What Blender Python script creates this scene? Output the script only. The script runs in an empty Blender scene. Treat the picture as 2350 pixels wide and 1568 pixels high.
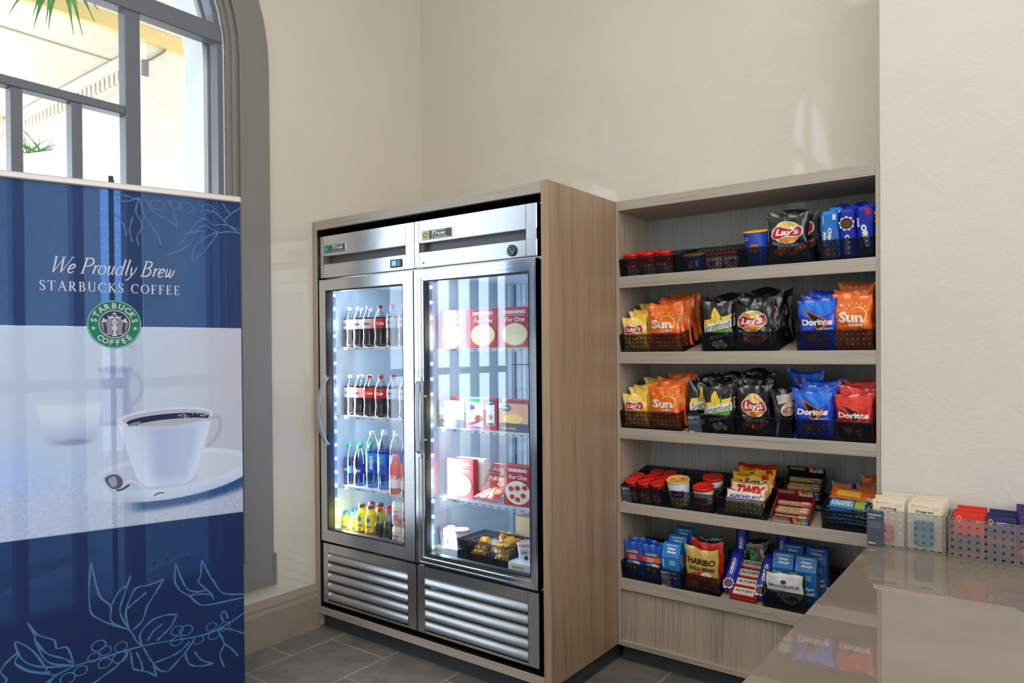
import bpy, math, random
from mathutils import Vector, Matrix, noise
from mathutils.geometry import tessellate_polygon
random.seed(11)
SC = bpy.context.scene
COL = SC.collection
R = math.radians
PI = math.pi

# ---------------------------------------------------------------- camera
cam = bpy.data.cameras.new('camera')
cam.sensor_width = 36.0
cam.lens = 1641.82 / 2350 * 36
cam.shift_y = 37.855 / 2350
cam.clip_start = 0.02
co = bpy.data.objects.new('camera', cam)
COL.objects.link(co)
ya, pi_, ro = R(-36.8559), R(-0.4482), R(-0.4526)
F = Vector((math.sin(ya) * math.cos(pi_), math.cos(ya) * math.cos(pi_), math.sin(pi_)))
Rt = Vector((math.cos(ya), -math.sin(ya), 0)); U = Rt.cross(F)
r2 = math.cos(ro) * Rt + math.sin(ro) * U
u2 = -math.sin(ro) * Rt + math.cos(ro) * U
M = Matrix.Identity(4)
for i in range(3):
    M[i][0] = r2[i]; M[i][1] = u2[i]; M[i][2] = -F[i]
M.translation = Vector((3.0947, -2.3854, 1.44))
co.matrix_world = M
SC.camera = co

# ---------------------------------------------------------------- world, lights, exposure
w = bpy.data.worlds.new('world'); SC.world = w; w.use_nodes = True
bg = w.node_tree.nodes['Background']
bg.inputs[0].default_value = (0.66, 0.82, 1.0, 1)
bg.inputs[1].default_value = 5.4
SC.view_settings.view_transform = 'Standard'
SC.view_settings.look = 'None'
SC.view_settings.gamma = 1.0
SC.view_settings.use_curve_mapping = False
SC.view_settings.exposure = 0.0


def light(name, kind, loc, energy, color, rot=(0, 0, 0), **k):
    l = bpy.data.lights.new(name, kind); l.energy = energy; l.color = color
    for a, b in k.items(): setattr(l, a, b)
    o = bpy.data.objects.new(name, l); COL.objects.link(o)
    o.location = loc; o.rotation_euler = rot
    return o


light('sun', 'SUN', (-6, -4, 8), 5.0, (1, .95, .85), (R(42), 0, R(-150)), angle=R(1))
light('ceiling_light_main', 'AREA', (3.1, -2.2, 4.9), 122, (1, .93, .84), (0, 0, 0), shape='RECTANGLE', size=3.2, size_y=3.2)
light('ceiling_light_rear', 'AREA', (3.6, -6.0, 4.9), 150, (1, .95, .88), (R(-18), 0, 0), shape='RECTANGLE', size=4, size_y=3)
light('fill_light_rear', 'AREA', (6.6, -3.6, 2.4), 135, (.86, .93, 1), (0, R(90), R(8)), shape='RECTANGLE', size=3.2, size_y=4.5)  # added unseen fill lamp, brightens the niche and cabinet fronts

# ---------------------------------------------------------------- materials
MATS = {}


def lin(c):
    return tuple(((v / 255) / 12.92 if v / 255 <= .04045 else ((v / 255 + .055) / 1.055) ** 2.4) for v in c)


def newmat(name):
    m = bpy.data.materials.new(name); m.use_nodes = True
    nt = m.node_tree
    return m, nt, nt.nodes['Principled BSDF']


def node(nt, t, **k):
    n = nt.nodes.new(t)
    for a, b in k.items():
        if a.startswith('i_'):
            key = a[2:]
            key = int(key) if key.isdigit() else key
            n.inputs[key].default_value = b
        else: setattr(n, a, b)
    return n


def P(name, c, rough=.5, metal=0.0, bump=0.0, bscale=60, var=0.0, vscale=8, coat=0.0, spec=.5, trans=0.0, emis=None, es=0, bstretch=(1, 1, 1), crough=.1):
    """principled material from an sRGB colour, with procedural variation and bump"""
    if name in MATS: return MATS[name]
    m, nt, b = newmat(name)
    L = lin(c)
    b.inputs['Base Color'].default_value = (*L, 1)
    b.inputs['Roughness'].default_value = rough
    b.inputs['Metallic'].default_value = metal
    b.inputs['Specular IOR Level'].default_value = spec
    b.inputs['Coat Weight'].default_value = coat
    b.inputs['Coat Roughness'].default_value = crough
    b.inputs['Transmission Weight'].default_value = trans
    if emis: b.inputs['Emission Color'].default_value = (*lin(emis), 1); b.inputs['Emission Strength'].default_value = es
    tc = node(nt, 'ShaderNodeTexCoord')
    if var or True:
        n = node(nt, 'ShaderNodeTexNoise', i_Scale=vscale, i_Detail=4.0)
        nt.links.new(tc.outputs['Object'], n.inputs['Vector'])
        cr = node(nt, 'ShaderNodeValToRGB')
        v = max(var, .015)
        cr.color_ramp.elements[0].position = .3; cr.color_ramp.elements[1].position = .7
        cr.color_ramp.elements[0].color = (*[max(0, x * (1 - v)) for x in L], 1)
        cr.color_ramp.elements[1].color = (*[min(1, x * (1 + v)) for x in L], 1)
        nt.links.new(n.outputs['Fac'], cr.inputs[0]); nt.links.new(cr.outputs[0], b.inputs['Base Color'])
    if bump:
        mp = node(nt, 'ShaderNodeMapping'); mp.inputs['Scale'].default_value = bstretch
        n2 = node(nt, 'ShaderNodeTexNoise', i_Scale=bscale, i_Detail=6.0)
        bp = node(nt, 'ShaderNodeBump', i_Strength=bump, i_Distance=.01)
        nt.links.new(tc.outputs['Object'], mp.inputs[0]); nt.links.new(mp.outputs[0], n2.inputs['Vector'])
        nt.links.new(n2.outputs['Fac'], bp.inputs['Height']); nt.links.new(bp.outputs[0], b.inputs['Normal'])
    MATS[name] = m
    return m


def ink(c, rough=.4, coat=0.0):
    return P('ink_%d_%d_%d_%d' % (*c, int(rough * 100)), c, rough, coat=coat, vscale=30)


def foil(c):
    return P('foil_%d_%d_%d' % c, c, .26, coat=.85, bump=.55, bscale=24, vscale=20, var=.06, crough=.08)


def wood(name, c, axis, dark=.72):
    """fine linear laminate grain running along one axis"""
    if name in MATS: return MATS[name]
    m, nt, b = newmat(name); L = lin(c)
    tc = node(nt, 'ShaderNodeTexCoord'); mp = node(nt, 'ShaderNodeMapping')
    s = [150, 150, 150]; s[axis] = 2.2
    mp.inputs['Scale'].default_value = s
    n = node(nt, 'ShaderNodeTexNoise', i_Scale=1.0, i_Detail=5.0, i_Roughness=.65)
    s2 = [14, 14, 14]; s2[axis] = .6
    mp2 = node(nt, 'ShaderNodeMapping'); mp2.inputs['Scale'].default_value = s2
    n2 = node(nt, 'ShaderNodeTexNoise', i_Scale=1.0, i_Detail=3.0)
    mx = node(nt, 'ShaderNodeMath', operation='MULTIPLY_ADD'); mx.inputs[1].default_value = .68
    m3 = node(nt, 'ShaderNodeMath', operation='MULTIPLY'); m3.inputs[1].default_value = .32
    cr = node(nt, 'ShaderNodeValToRGB')
    e = cr.color_ramp.elements
    e[0].position = .36; e[0].color = (*[v * dark * .9 for v in L], 1)
    e[1].position = .62; e[1].color = (*[min(1, v * 1.12) for v in L], 1)
    k = e.new(.5); k.color = (*L, 1)
    for a, c_ in ((mp, n), (mp2, n2)):
        nt.links.new(tc.outputs['Object'], a.inputs[0]); nt.links.new(a.outputs[0], c_.inputs['Vector'])
    nt.links.new(n2.outputs['Fac'], m3.inputs[0]); nt.links.new(n.outputs['Fac'], mx.inputs[0])
    nt.links.new(m3.outputs[0], mx.inputs[2]); nt.links.new(mx.outputs[0], cr.inputs[0])
    nt.links.new(cr.outputs[0], b.inputs['Base Color'])
    bp = node(nt, 'ShaderNodeBump', i_Strength=.25, i_Distance=.001)
    nt.links.new(mx.outputs[0], bp.inputs['Height']); nt.links.new(bp.outputs[0], b.inputs['Normal'])
    b.inputs['Roughness'].default_value = .42
    MATS[name] = m
    return m


def plaster(name, c, gloss=0.0):
    if name in MATS: return MATS[name]
    m, nt, b = newmat(name); L = lin(c)
    tc = node(nt, 'ShaderNodeTexCoord')
    n = node(nt, 'ShaderNodeTexNoise', i_Scale=1.3, i_Detail=5.0)
    cr = node(nt, 'ShaderNodeValToRGB'); e = cr.color_ramp.elements
    e[0].position = .3; e[0].color = (*[v * .95 for v in L], 1); e[1].position = .7; e[1].color = (*[min(1, v * 1.04) for v in L], 1)
    nt.links.new(tc.outputs['Object'], n.inputs['Vector']); nt.links.new(n.outputs['Fac'], cr.inputs[0])
    nt.links.new(cr.outputs[0], b.inputs['Base Color'])
    # trowelled skip-trowel texture: distorted noise plus fine grain
    n1 = node(nt, 'ShaderNodeTexNoise', i_Scale=7.0, i_Detail=8.0, i_Roughness=.68, i_Distortion=.5)
    n2 = node(nt, 'ShaderNodeTexNoise', i_Scale=70.0, i_Detail=3.0)
    ad = node(nt, 'ShaderNodeMath', operation='MULTIPLY_ADD'); ad.inputs[1].default_value = .06
    for q in (n1, n2): nt.links.new(tc.outputs['Object'], q.inputs['Vector'])
    nt.links.new(n2.outputs['Fac'], ad.inputs[0]); nt.links.new(n1.outputs['Fac'], ad.inputs[2])
    bp = node(nt, 'ShaderNodeBump', i_Strength=.4, i_Distance=.012)
    nt.links.new(ad.outputs[0], bp.inputs['Height']); nt.links.new(bp.outputs[0], b.inputs['Normal'])
    b.inputs['Roughness'].default_value = .6
    b.inputs['Coat Weight'].default_value = gloss
    b.inputs['Coat Roughness'].default_value = .04
    MATS[name] = m
    return m


def tile_mat():
    m, nt, b = newmat('floor_tile')
    tc = node(nt, 'ShaderNodeTexCoord'); mp = node(nt, 'ShaderNodeMapping')
    mp.inputs['Rotation'].default_value = (0, 0, R(90)); mp.inputs['Location'].default_value = (0.18, -.20, 0)
    br = node(nt, 'ShaderNodeTexBrick', offset=.5, squash=1.0)
    br.inputs['Scale'].default_value = 1; br.inputs['Mortar Size'].default_value = .0028
    br.inputs['Brick Width'].default_value = .48; br.inputs['Row Height'].default_value = .385
    br.inputs['Mortar Smooth'].default_value = .2; br.inputs['Bias'].default_value = 0
    br.inputs['Color1'].default_value = (*lin((120, 117, 113)), 1); br.inputs['Color2'].default_value = (*lin((106, 103, 101)), 1)
    br.inputs['Mortar'].default_value = (*lin((186, 176, 160)), 1)
    nt.links.new(tc.outputs['Object'], mp.inputs[0]); nt.links.new(mp.outputs[0], br.inputs['Vector'])
    n = node(nt, 'ShaderNodeTexNoise', i_Scale=7.0, i_Detail=9.0, i_Roughness=.7)
    nt.links.new(tc.outputs['Object'], n.inputs['Vector'])
    cr = node(nt, 'ShaderNodeValToRGB'); e = cr.color_ramp.elements
    e[0].position = .3; e[0].color = (.62, .62, .64, 1); e[1].position = .72; e[1].color = (1.25, 1.22, 1.18, 1)
    nt.links.new(n.outputs['Fac'], cr.inputs[0])
    mx = node(nt, 'ShaderNodeMix', data_type='RGBA', blend_type='MULTIPLY'); mx.inputs[0].default_value = 1
    nt.links.new(br.outputs['Color'], mx.inputs[6]); nt.links.new(cr.outputs[0], mx.inputs[7])
    nt.links.new(mx.outputs[2], b.inputs['Base Color'])
    bp = node(nt, 'ShaderNodeBump', i_Strength=.3, i_Distance=.004)
    nt.links.new(n.outputs['Fac'], bp.inputs['Height']); nt.links.new(bp.outputs[0], b.inputs['Normal'])
    b.inputs['Roughness'].default_value = .42
    return m


def glass_mat(name, tint=(1, 1, 1), base=.05, top=.75, rough=0.0):
    m, nt, b = newmat(name); nt.nodes.remove(b)
    out = nt.nodes['Material Output']
    t = node(nt, 'ShaderNodeBsdfTransparent'); t.inputs[0].default_value = (*tint, 1)
    g = node(nt, 'ShaderNodeBsdfGlossy'); g.inputs['Roughness'].default_value = rough
    f = node(nt, 'ShaderNodeLayerWeight', i_Blend=.5); pw = node(nt, 'ShaderNodeMath', operation='POWER'); pw.inputs[1].default_value = 4.0
    mr = node(nt, 'ShaderNodeMath', operation='MULTIPLY_ADD'); mr.inputs[1].default_value = top; mr.inputs[2].default_value = base
    mx = node(nt, 'ShaderNodeMixShader')
    nt.links.new(f.outputs['Facing'], pw.inputs[0]); nt.links.new(pw.outputs[0], mr.inputs[0]); nt.links.new(mr.outputs[0], mx.inputs[0])
    nt.links.new(t.outputs[0], mx.inputs[1]); nt.links.new(g.outputs[0], mx.inputs[2])
    nt.links.new(mx.outputs[0], out.inputs[0])
    MATS[name] = m
    return m


def bin_mat(name, tint, fac, pitch, hole, clear):
    """smoked see-through plastic with a grid of punched holes, laid out in metres on the UV map"""
    m, nt, b = newmat(name)
    out = nt.nodes['Material Output']
    b.inputs['Base Color'].default_value = (*lin(tint), 1); b.inputs['Roughness'].default_value = .22
    t = node(nt, 'ShaderNodeBsdfTransparent'); t.inputs[0].default_value = (clear, clear, clear * 1.04, 1)
    uv = node(nt, 'ShaderNodeUVMap'); sp = node(nt, 'ShaderNodeSeparateXYZ')
    nt.links.new(uv.outputs[0], sp.inputs[0])
    ms = []
    for k in (0, 1):
        d = node(nt, 'ShaderNodeMath', operation='DIVIDE'); d.inputs[1].default_value = pitch
        fr = node(nt, 'ShaderNodeMath', operation='FRACT')
        su = node(nt, 'ShaderNodeMath', operation='SUBTRACT'); su.inputs[1].default_value = .5
        ab = node(nt, 'ShaderNodeMath', operation='ABSOLUTE')
        lt = node(nt, 'ShaderNodeMath', operation='LESS_THAN'); lt.inputs[1].default_value = hole
        nt.links.new(sp.outputs[k], d.inputs[0]); nt.links.new(d.outputs[0], fr.inputs[0]); nt.links.new(fr.outputs[0], su.inputs[0])
        nt.links.new(su.outputs[0], ab.inputs[0]); nt.links.new(ab.outputs[0], lt.inputs[0]); ms.append(lt)
    mu = node(nt, 'ShaderNodeMath', operation='MULTIPLY')
    nt.links.new(ms[0].outputs[0], mu.inputs[0]); nt.links.new(ms[1].outputs[0], mu.inputs[1])
    m1 = node(nt, 'ShaderNodeMixShader'); m1.inputs[0].default_value = fac
    nt.links.new(t.outputs[0], m1.inputs[1]); nt.links.new(b.outputs[0], m1.inputs[2])
    t2 = node(nt, 'ShaderNodeBsdfTransparent')
    m2 = node(nt, 'ShaderNodeMixShader')
    nt.links.new(mu.outputs[0], m2.inputs[0]); nt.links.new(m1.outputs[0], m2.inputs[1]); nt.links.new(t2.outputs[0], m2.inputs[2])
    nt.links.new(m2.outputs[0], out.inputs[0])
    MATS[name] = m
    return m


def fabric_mat(name, c, through, clear):
    """printed banner cloth: diffuse, some light scattered through, a little straight through"""
    if name in MATS: return MATS[name]
    m, nt, b = newmat(name); nt.nodes.remove(b)
    out = nt.nodes['Material Output']; L = lin(c)
    d = node(nt, 'ShaderNodeBsdfPrincipled'); d.inputs['Base Color'].default_value = (*L, 1); d.inputs['Roughness'].default_value = .6
    tr = node(nt, 'ShaderNodeBsdfTranslucent'); tr.inputs[0].default_value = (*[v ** .7 for v in L], 1)
    tc = node(nt, 'ShaderNodeTexCoord'); n = node(nt, 'ShaderNodeTexNoise', i_Scale=420.0, i_Detail=2.0)
    nt.links.new(tc.outputs['Object'], n.inputs['Vector'])
    tp = node(nt, 'ShaderNodeBsdfTransparent'); tp.inputs[0].default_value = (*[min(1, v ** .45) for v in L], 1)
    m1 = node(nt, 'ShaderNodeMixShader'); m1.inputs[0].default_value = through
    nt.links.new(d.outputs[0], m1.inputs[1]); nt.links.new(tr.outputs[0], m1.inputs[2])
    mr = node(nt, 'ShaderNodeMapRange'); mr.inputs[1].default_value = .4; mr.inputs[2].default_value = .62
    mr.inputs[3].default_value = clear * .25; mr.inputs[4].default_value = clear * 1.75
    nt.links.new(n.outputs['Fac'], mr.inputs[0])
    m2 = node(nt, 'ShaderNodeMixShader'); nt.links.new(mr.outputs[0], m2.inputs[0])
    nt.links.new(m1.outputs[0], m2.inputs[1]); nt.links.new(tp.outputs[0], m2.inputs[2])
    nt.links.new(m2.outputs[0], out.inputs[0])
    MATS[name] = m
    return m


W_V = wood('laminate_vertical', (174, 160, 144), 2)  # grey cast of window light on front edges mixed into the base
W_H = wood('laminate_horizontal', (174, 164, 152), 0)  # front boards likewise greyed by window light put into the colour
W_D = wood('laminate_deep', (150, 136, 120), 1)
TOE = P('toe_kick_stone', (58, 66, 72), .4, bump=.2, bscale=90, var=.2, vscale=12)
STEEL = P('brushed_steel', (214, 216, 220), .25, 1.0, bump=.05, bscale=14, bstretch=(1, 1, 24), var=.03)
STEEL2 = P('polished_steel', (218, 222, 228), .15, 1.0, bump=.04, bscale=9, bstretch=(1.2, 1, .6), var=.02)
DARK = P('black_plastic', (14, 15, 18), .4)
LINER = P('liner', (206, 218, 228), .35, .15, bump=.05, bscale=6)
WIRE = P('coated_wire', (220, 224, 228), .3)
GASK = P('gasket', (24, 26, 30), .5)
GLASS = glass_mat('door_glass')
GLASS2 = glass_mat('freezer_glass', (.93, .97, 1), base=.10)
PANE = glass_mat('window_glass', base=.02, top=.4)
CLEAR = glass_mat('clear_plastic', (.9, .95, .97), .07, .8, .03)
BIN = bin_mat('smoked_bin', (40, 50, 60), .17, .0195, .16, .60)
BINC = bin_mat('clear_grey_bin', (170, 164, 158), .24, .0235, .17, .90)
WHITE = ink((238, 236, 230)); BLACK = ink((18, 18, 20)); RED = ink((196, 24, 30)); YEL = ink((246, 196, 60)); CRM = ink((250, 226, 160))

# ---------------------------------------------------------------- mesh builder
class MB:
    def __init__(s): s.v = []; s.f = []; s.m = []; s.mats = []; s.sm = []
    def mi(s, mat):
        if mat not in s.mats: s.mats.append(mat)
        return s.mats.index(mat)
    def add(s, vs, fs, mat, smooth=False):
        o = len(s.v); i = s.mi(mat)
        s.v += [tuple(v) for v in vs]
        for f in fs: s.f.append(tuple(o + k for k in f)); s.m.append(i); s.sm.append(smooth)
        return s
    def box(s, x0, y0, z0, x1, y1, z1, mat):
        v = [(x, y, z) for z in (z0, z1) for y in (y0, y1) for x in (x0, x1)]
        return s.add(v, [(0, 2, 3, 1), (4, 5, 7, 6), (0, 1, 5, 4), (2, 6, 7, 3), (0, 4, 6, 2), (1, 3, 7, 5)], mat)
    def bbox(s, x0, y0, z0, x1, y1, z1, mat, b=.003):
        """box with chamfered edges"""
        X = (x0, x1); Y = (y0, y1); Z = (z0, z1); vs = []; idx = {}
        for i in (0, 1):
            for j in (0, 1):
                for k in (0, 1):
                    c = Vector((X[i], Y[j], Z[k])); sx, sy, sz = (b if i == 0 else -b), (b if j == 0 else -b), (b if k == 0 else -b)
                    for a in range(3):
                        d = Vector((sx, sy, sz)); d[a] = 0
                        idx[(i, j, k, a)] = len(vs); vs.append(c + d)
        fs = []
        q = lambda *t: idx[t]
        fs.append((q(0,0,0,0), q(0,0,1,0), q(0,1,1,0), q(0,1,0,0))); fs.append((q(1,0,0,0), q(1,1,0,0), q(1,1,1,0), q(1,0,1,0)))
        fs.append((q(0,0,0,1), q(1,0,0,1), q(1,0,1,1), q(0,0,1,1))); fs.append((q(0,1,0,1), q(0,1,1,1), q(1,1,1,1), q(1,1,0,1)))
        fs.append((q(0,0,0,2), q(0,1,0,2), q(1,1,0,2), q(1,0,0,2))); fs.append((q(0,0,1,2), q(1,0,1,2), q(1,1,1,2), q(0,1,1,2)))
        for j in (0, 1):
            for k in (0, 1): fs.append((q(0,j,k,1), q(1,j,k,1), q(1,j,k,2), q(0,j,k,2)))
            for i in (0, 1): fs.append((q(i,0,j,0), q(i,1,j,0), q(i,1,j,2), q(i,0,j,2)))
            for i in (0, 1): fs.append((q(i,j,0,0), q(i,j,1,0), q(i,j,1,1), q(i,j,0,1)))
        for i in (0, 1):
            for j in (0, 1):
                for k in (0, 1): fs.append((q(i,j,k,0), q(i,j,k,1), q(i,j,k,2)))
        return s.add(vs, fs, mat)
    def prism(s, outer, d0, d1, fn, mat, holes=()):
        """2D outline (with holes) extruded between two depths; fn(u, v, d) -> point"""
        loops = [outer] + list(holes)
        tri = tessellate_polygon([[Vector((a, b, 0)) for a, b in l] for l in loops])
        flat = [p for l in loops for p in l]; n = len(flat)
        vs = [fn(a, b, d0) for a, b in flat] + [fn(a, b, d1) for a, b in flat]
        fs = [tuple(t) for t in tri] + [tuple(n + k for k in reversed(t)) for t in tri]
        o = 0
        for l in loops:
            for i in range(len(l)):
                j = (i + 1) % len(l); fs.append((o + i, o + j, n + o + j, n + o + i))
            o += len(l)
        return s.add(vs, fs, mat)
    def lathe(s, prof, mat, n=20, c=(0, 0, 0), smooth=True, a0=0, a1=2 * PI, caps=True):
        full = abs(a1 - a0 - 2 * PI) < 1e-6
        m = n if full else n + 1
        vs = []; fs = []
        for r, z in prof:
            for i in range(m):
                a = a0 + (a1 - a0) * i / n
                vs.append((c[0] + r * math.cos(a), c[1] + r * math.sin(a), c[2] + z))
        for k in range(len(prof) - 1):
            for i in range(n):
                j = (i + 1) % m
                fs.append((k * m + i, k * m + j, (k + 1) * m + j, (k + 1) * m + i))
        s.add(vs, fs, mat, smooth)
        if caps and full:
            for k, rev in ((0, True), (len(prof) - 1, False)):
                if prof[k][0] > 1e-5:
                    f = [tuple(range(n))]
                    if rev: f = [tuple(reversed(f[0]))]
                    s.add(vs[k * m:k * m + n], f, mat)
        return s
    def tube(s, path, r, mat, n=8, closed=False):
        path = [Vector(p) for p in path]; vs = []; fs = []; L = len(path)
        for i, p in enumerate(path):
            a = path[i - 1] if (i > 0 or closed) else p
            b = path[(i + 1) % L] if (i < L - 1 or closed) else p
            t = (b - a).normalized() if (b - a).length > 0 else Vector((0, 0, 1))
            up = Vector((0, 0, 1)) if abs(t.z) < .9 else Vector((1, 0, 0))
            x = t.cross(up).normalized(); y = x.cross(t)
            rr = r(i / (L - 1)) if callable(r) else r
            for k in range(n):
                an = 2 * PI * k / n; vs.append(p + x * math.cos(an) * rr + y * math.sin(an) * rr)
        for i in range(L if closed else L - 1):
            for k in range(n):
                j = (k + 1) % n; ii = (i + 1) % L
                fs.append((i * n + k, i * n + j, ii * n + j, ii * n + k))
        if not closed:
            fs.append(tuple(reversed(range(n)))); fs.append(tuple((L - 1) * n + k for k in range(n)))
        return s.add(vs, fs, mat, True)
    def grid(s, nu, nv, fn, mat, smooth=True, flip=False):
        vs = [fn(i / nu, j / nv) for j in range(nv + 1) for i in range(nu + 1)]; fs = []
        for j in range(nv):
            for i in range(nu):
                a = j * (nu + 1) + i
                f = (a, a + 1, a + nu + 2, a + nu + 1)
                fs.append(tuple(reversed(f)) if flip else f)
        return s.add(vs, fs, mat, smooth)
    def tris(s, T, fn, mat, maxe=None):
        """flat 2D triangles mapped onto a surface"""
        out = list(T)
        if maxe:
            done = []; st = out
            while st:
                t = st.pop()
                e = [(t[i][0] - t[(i + 1) % 3][0]) ** 2 + (t[i][1] - t[(i + 1) % 3][1]) ** 2 for i in range(3)]
                k = e.index(max(e))
                if e[k] > maxe * maxe:
                    a, b, c = t[k], t[(k + 1) % 3], t[(k + 2) % 3]; m = ((a[0] + b[0]) / 2, (a[1] + b[1]) / 2)
                    st.append((a, m, c)); st.append((m, b, c))
                else: done.append(t)
            out = done
        vs = []; fs = []; d = {}
        for t in out:
            f = []
            for p in t:
                k = (round(p[0], 6), round(p[1], 6))
                if k not in d: d[k] = len(vs); vs.append(fn(p[0], p[1]))
                f.append(d[k])
            if len(set(f)) == 3:
                a, b, c = t
                if (b[0] - a[0]) * (c[1] - a[1]) - (b[1] - a[1]) * (c[0] - a[0]) < 0: f.reverse()
                fs.append(tuple(f))
        return s.add(vs, fs, mat)
    def mesh(s, name):
        me = bpy.data.meshes.new(name); me.from_pydata(s.v, [], s.f)
        for m in s.mats: me.materials.append(m)
        me.polygons.foreach_set('material_index', s.m); me.polygons.foreach_set('use_smooth', s.sm)
        uv = me.uv_layers.new(name='UVMap')
        for p in me.polygons:
            n = p.normal; a = max(range(3), key=lambda k: abs(n[k]))
            for li in p.loop_indices:
                c = me.vertices[me.loops[li].vertex_index].co
                uv.data[li].uv = ((c.y, c.z), (c.x, c.z), (c.x, c.y))[a]
        me.validate(); me.update()
        return me
    def build(s, name, parent=None, loc=(0, 0, 0), rot=(0, 0, 0), mat4=None):
        o = bpy.data.objects.new(name, s.mesh(name)); COL.objects.link(o)
        if parent: o.parent = parent
        if mat4 is not None: o.matrix_world = mat4
        else: o.location = loc; o.rotation_euler = rot
        return o


def tag(o, label=None, cat=None, group=None, kind=None):
    if label: o['label'] = label
    if cat: o['category'] = cat
    if group: o['group'] = group
    if kind: o['kind'] = kind
    return o


def thing(name, label, cat, loc=(0, 0, 0), rot=(0, 0, 0), group=None, mat4=None):
    o = bpy.data.objects.new(name, None); COL.objects.link(o); o.empty_display_size = .05
    if mat4 is not None: o.matrix_world = mat4
    else: o.location = loc; o.rotation_euler = rot
    return tag(o, label, cat, group)


def clone(src, mat4, label, group=None, cat=None):
    r = src.copy(); COL.objects.link(r); r.matrix_world = mat4
    r['label'] = label
    if group: r['group'] = group
    elif 'group' in r: del r['group']
    for ch in list(src.children):
        c = ch.copy(); COL.objects.link(c); c.parent = r
        for g in ch.children:
            d = g.copy(); COL.objects.link(d); d.parent = c
    return r


def struct(mb, name, **k):
    return tag(mb.build(name, **k), kind='structure')


# ---------------------------------------------------------------- flat artwork: shapes as lists of triangles
_txt = {}


def text_tris(s, bold=0.0, shear=0.0, space=1.0):
    key = (s, bold, shear, space)
    if key in _txt: return _txt[key]
    cu = bpy.data.curves.new('t', 'FONT'); cu.body = s; cu.size = 1; cu.offset = bold; cu.shear = shear; cu.space_character = space
    cu.resolution_u = 2
    o = bpy.data.objects.new('t', cu); COL.objects.link(o)
    dg = bpy.context.evaluated_depsgraph_get(); dg.update()
    me = o.evaluated_get(dg).to_mesh(); me.calc_loop_triangles()
    V = [(v.co.x, v.co.y) for v in me.vertices]
    T = [tuple(V[i] for i in t.vertices) for t in me.loop_triangles]
    bpy.data.objects.remove(o); bpy.data.curves.remove(cu)
    if T:
        x0 = min(p[0] for t in T for p in t); x1 = max(p[0] for t in T for p in t)
        y0 = min(p[1] for t in T for p in t); y1 = max(p[1] for t in T for p in t)
    else: x0 = x1 = y0 = y1 = 0
    _txt[key] = (T, x0, x1, y0, y1)
    return _txt[key]


def TX(s, cx, cy, w, h=None, rot=0, bold=.02, shear=0.0, space=1.0):
    """text fitted into width w (and height h), centred"""
    T, x0, x1, y0, y1 = text_tris(s, bold, shear, space)
    kx = w / max(1e-6, x1 - x0); ky = (h / max(1e-6, y1 - y0)) if h else kx
    c, si = math.cos(R(rot)), math.sin(R(rot)); mx, my = (x0 + x1) / 2, (y0 + y1) / 2
    f = lambda p: ((p[0] - mx) * kx, (p[1] - my) * ky)
    g = lambda p: (cx + p[0] * c - p[1] * si, cy + p[0] * si + p[1] * c)
    return [tuple(g(f(p)) for p in t) for t in T]


def EL(cx, cy, rx, ry, rot=0, n=22, r0=0.0):
    c, si = math.cos(R(rot)), math.sin(R(rot)); out = []
    def q(k, s):
        a = 2 * PI * k / n; x, y = rx * s * math.cos(a), ry * s * math.sin(a)
        return (cx + x * c - y * si, cy + x * si + y * c)
    rings = [r0, (1 + r0) / 2, 1.0]
    for a, b in zip(rings, rings[1:]):
        for k in range(n):
            if a == 0: out.append(((cx, cy), q(k, b), q(k + 1, b)))
            else: out.append((q(k, a), q(k, b), q(k + 1, b))); out.append((q(k, a), q(k + 1, b), q(k + 1, a)))
    return out


def PO(*pts):
    t = tessellate_polygon([[Vector((a, b, 0)) for a, b in pts]])
    return [tuple(pts[i] for i in k) for k in t]


def RC(x0, y0, x1, y1): return PO((x0, y0), (x1, y0), (x1, y1), (x0, y1))


def LN(pts, w, closed=False):
    """stroked polyline; w a width or function of position 0..1"""
    out = []; n = len(pts); P_ = [Vector(p) for p in pts]; L = []; 
    for i, p in enumerate(P_):
        a = P_[i - 1] if (i > 0 or closed) else p; b = P_[(i + 1) % n] if (i < n - 1 or closed) else p
        d = (b - a); d = d.normalized() if d.length > 0 else Vector((1, 0))
        ww = (w(i / max(1, n - 1)) if callable(w) else w) / 2
        nn = Vector((-d.y, d.x)) * ww; L.append((tuple(p + nn), tuple(p - nn)))
    for i in range(n if closed else n - 1):
        a, b = L[i]; c, d = L[(i + 1) % n]
        out += [(a, b, d), (a, d, c)]
    return out


def spline(pts, k=6, closed=False):
    P_ = [Vector((*p, 0)) for p in pts]; out = []; n = len(P_)
    for i in range(n if closed else n - 1):
        p0 = P_[i - 1] if (i > 0 or closed) else P_[i]; p1 = P_[i]; p2 = P_[(i + 1) % n]; p3 = P_[(i + 2) % n] if (i + 2 < n or closed) else p2
        for j in range(k):
            t = j / k
            q = .5 * ((2 * p1) + (p2 - p0) * t + (2 * p0 - 5 * p1 + 4 * p2 - p3) * t * t + (3 * p1 - p0 - 3 * p2 + p3) * t ** 3)
            out.append((q.x, q.y))
    if not closed: out.append((P_[-1].x, P_[-1].y))
    return out


def star(cx, cy, r, k=.42, n=5, rot=90):
    return PO(*[(cx + (r if i % 2 == 0 else r * k) * math.cos(R(rot) + PI * i / n), cy + (r if i % 2 == 0 else r * k) * math.sin(R(rot) + PI * i / n)) for i in range(2 * n)])


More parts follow.
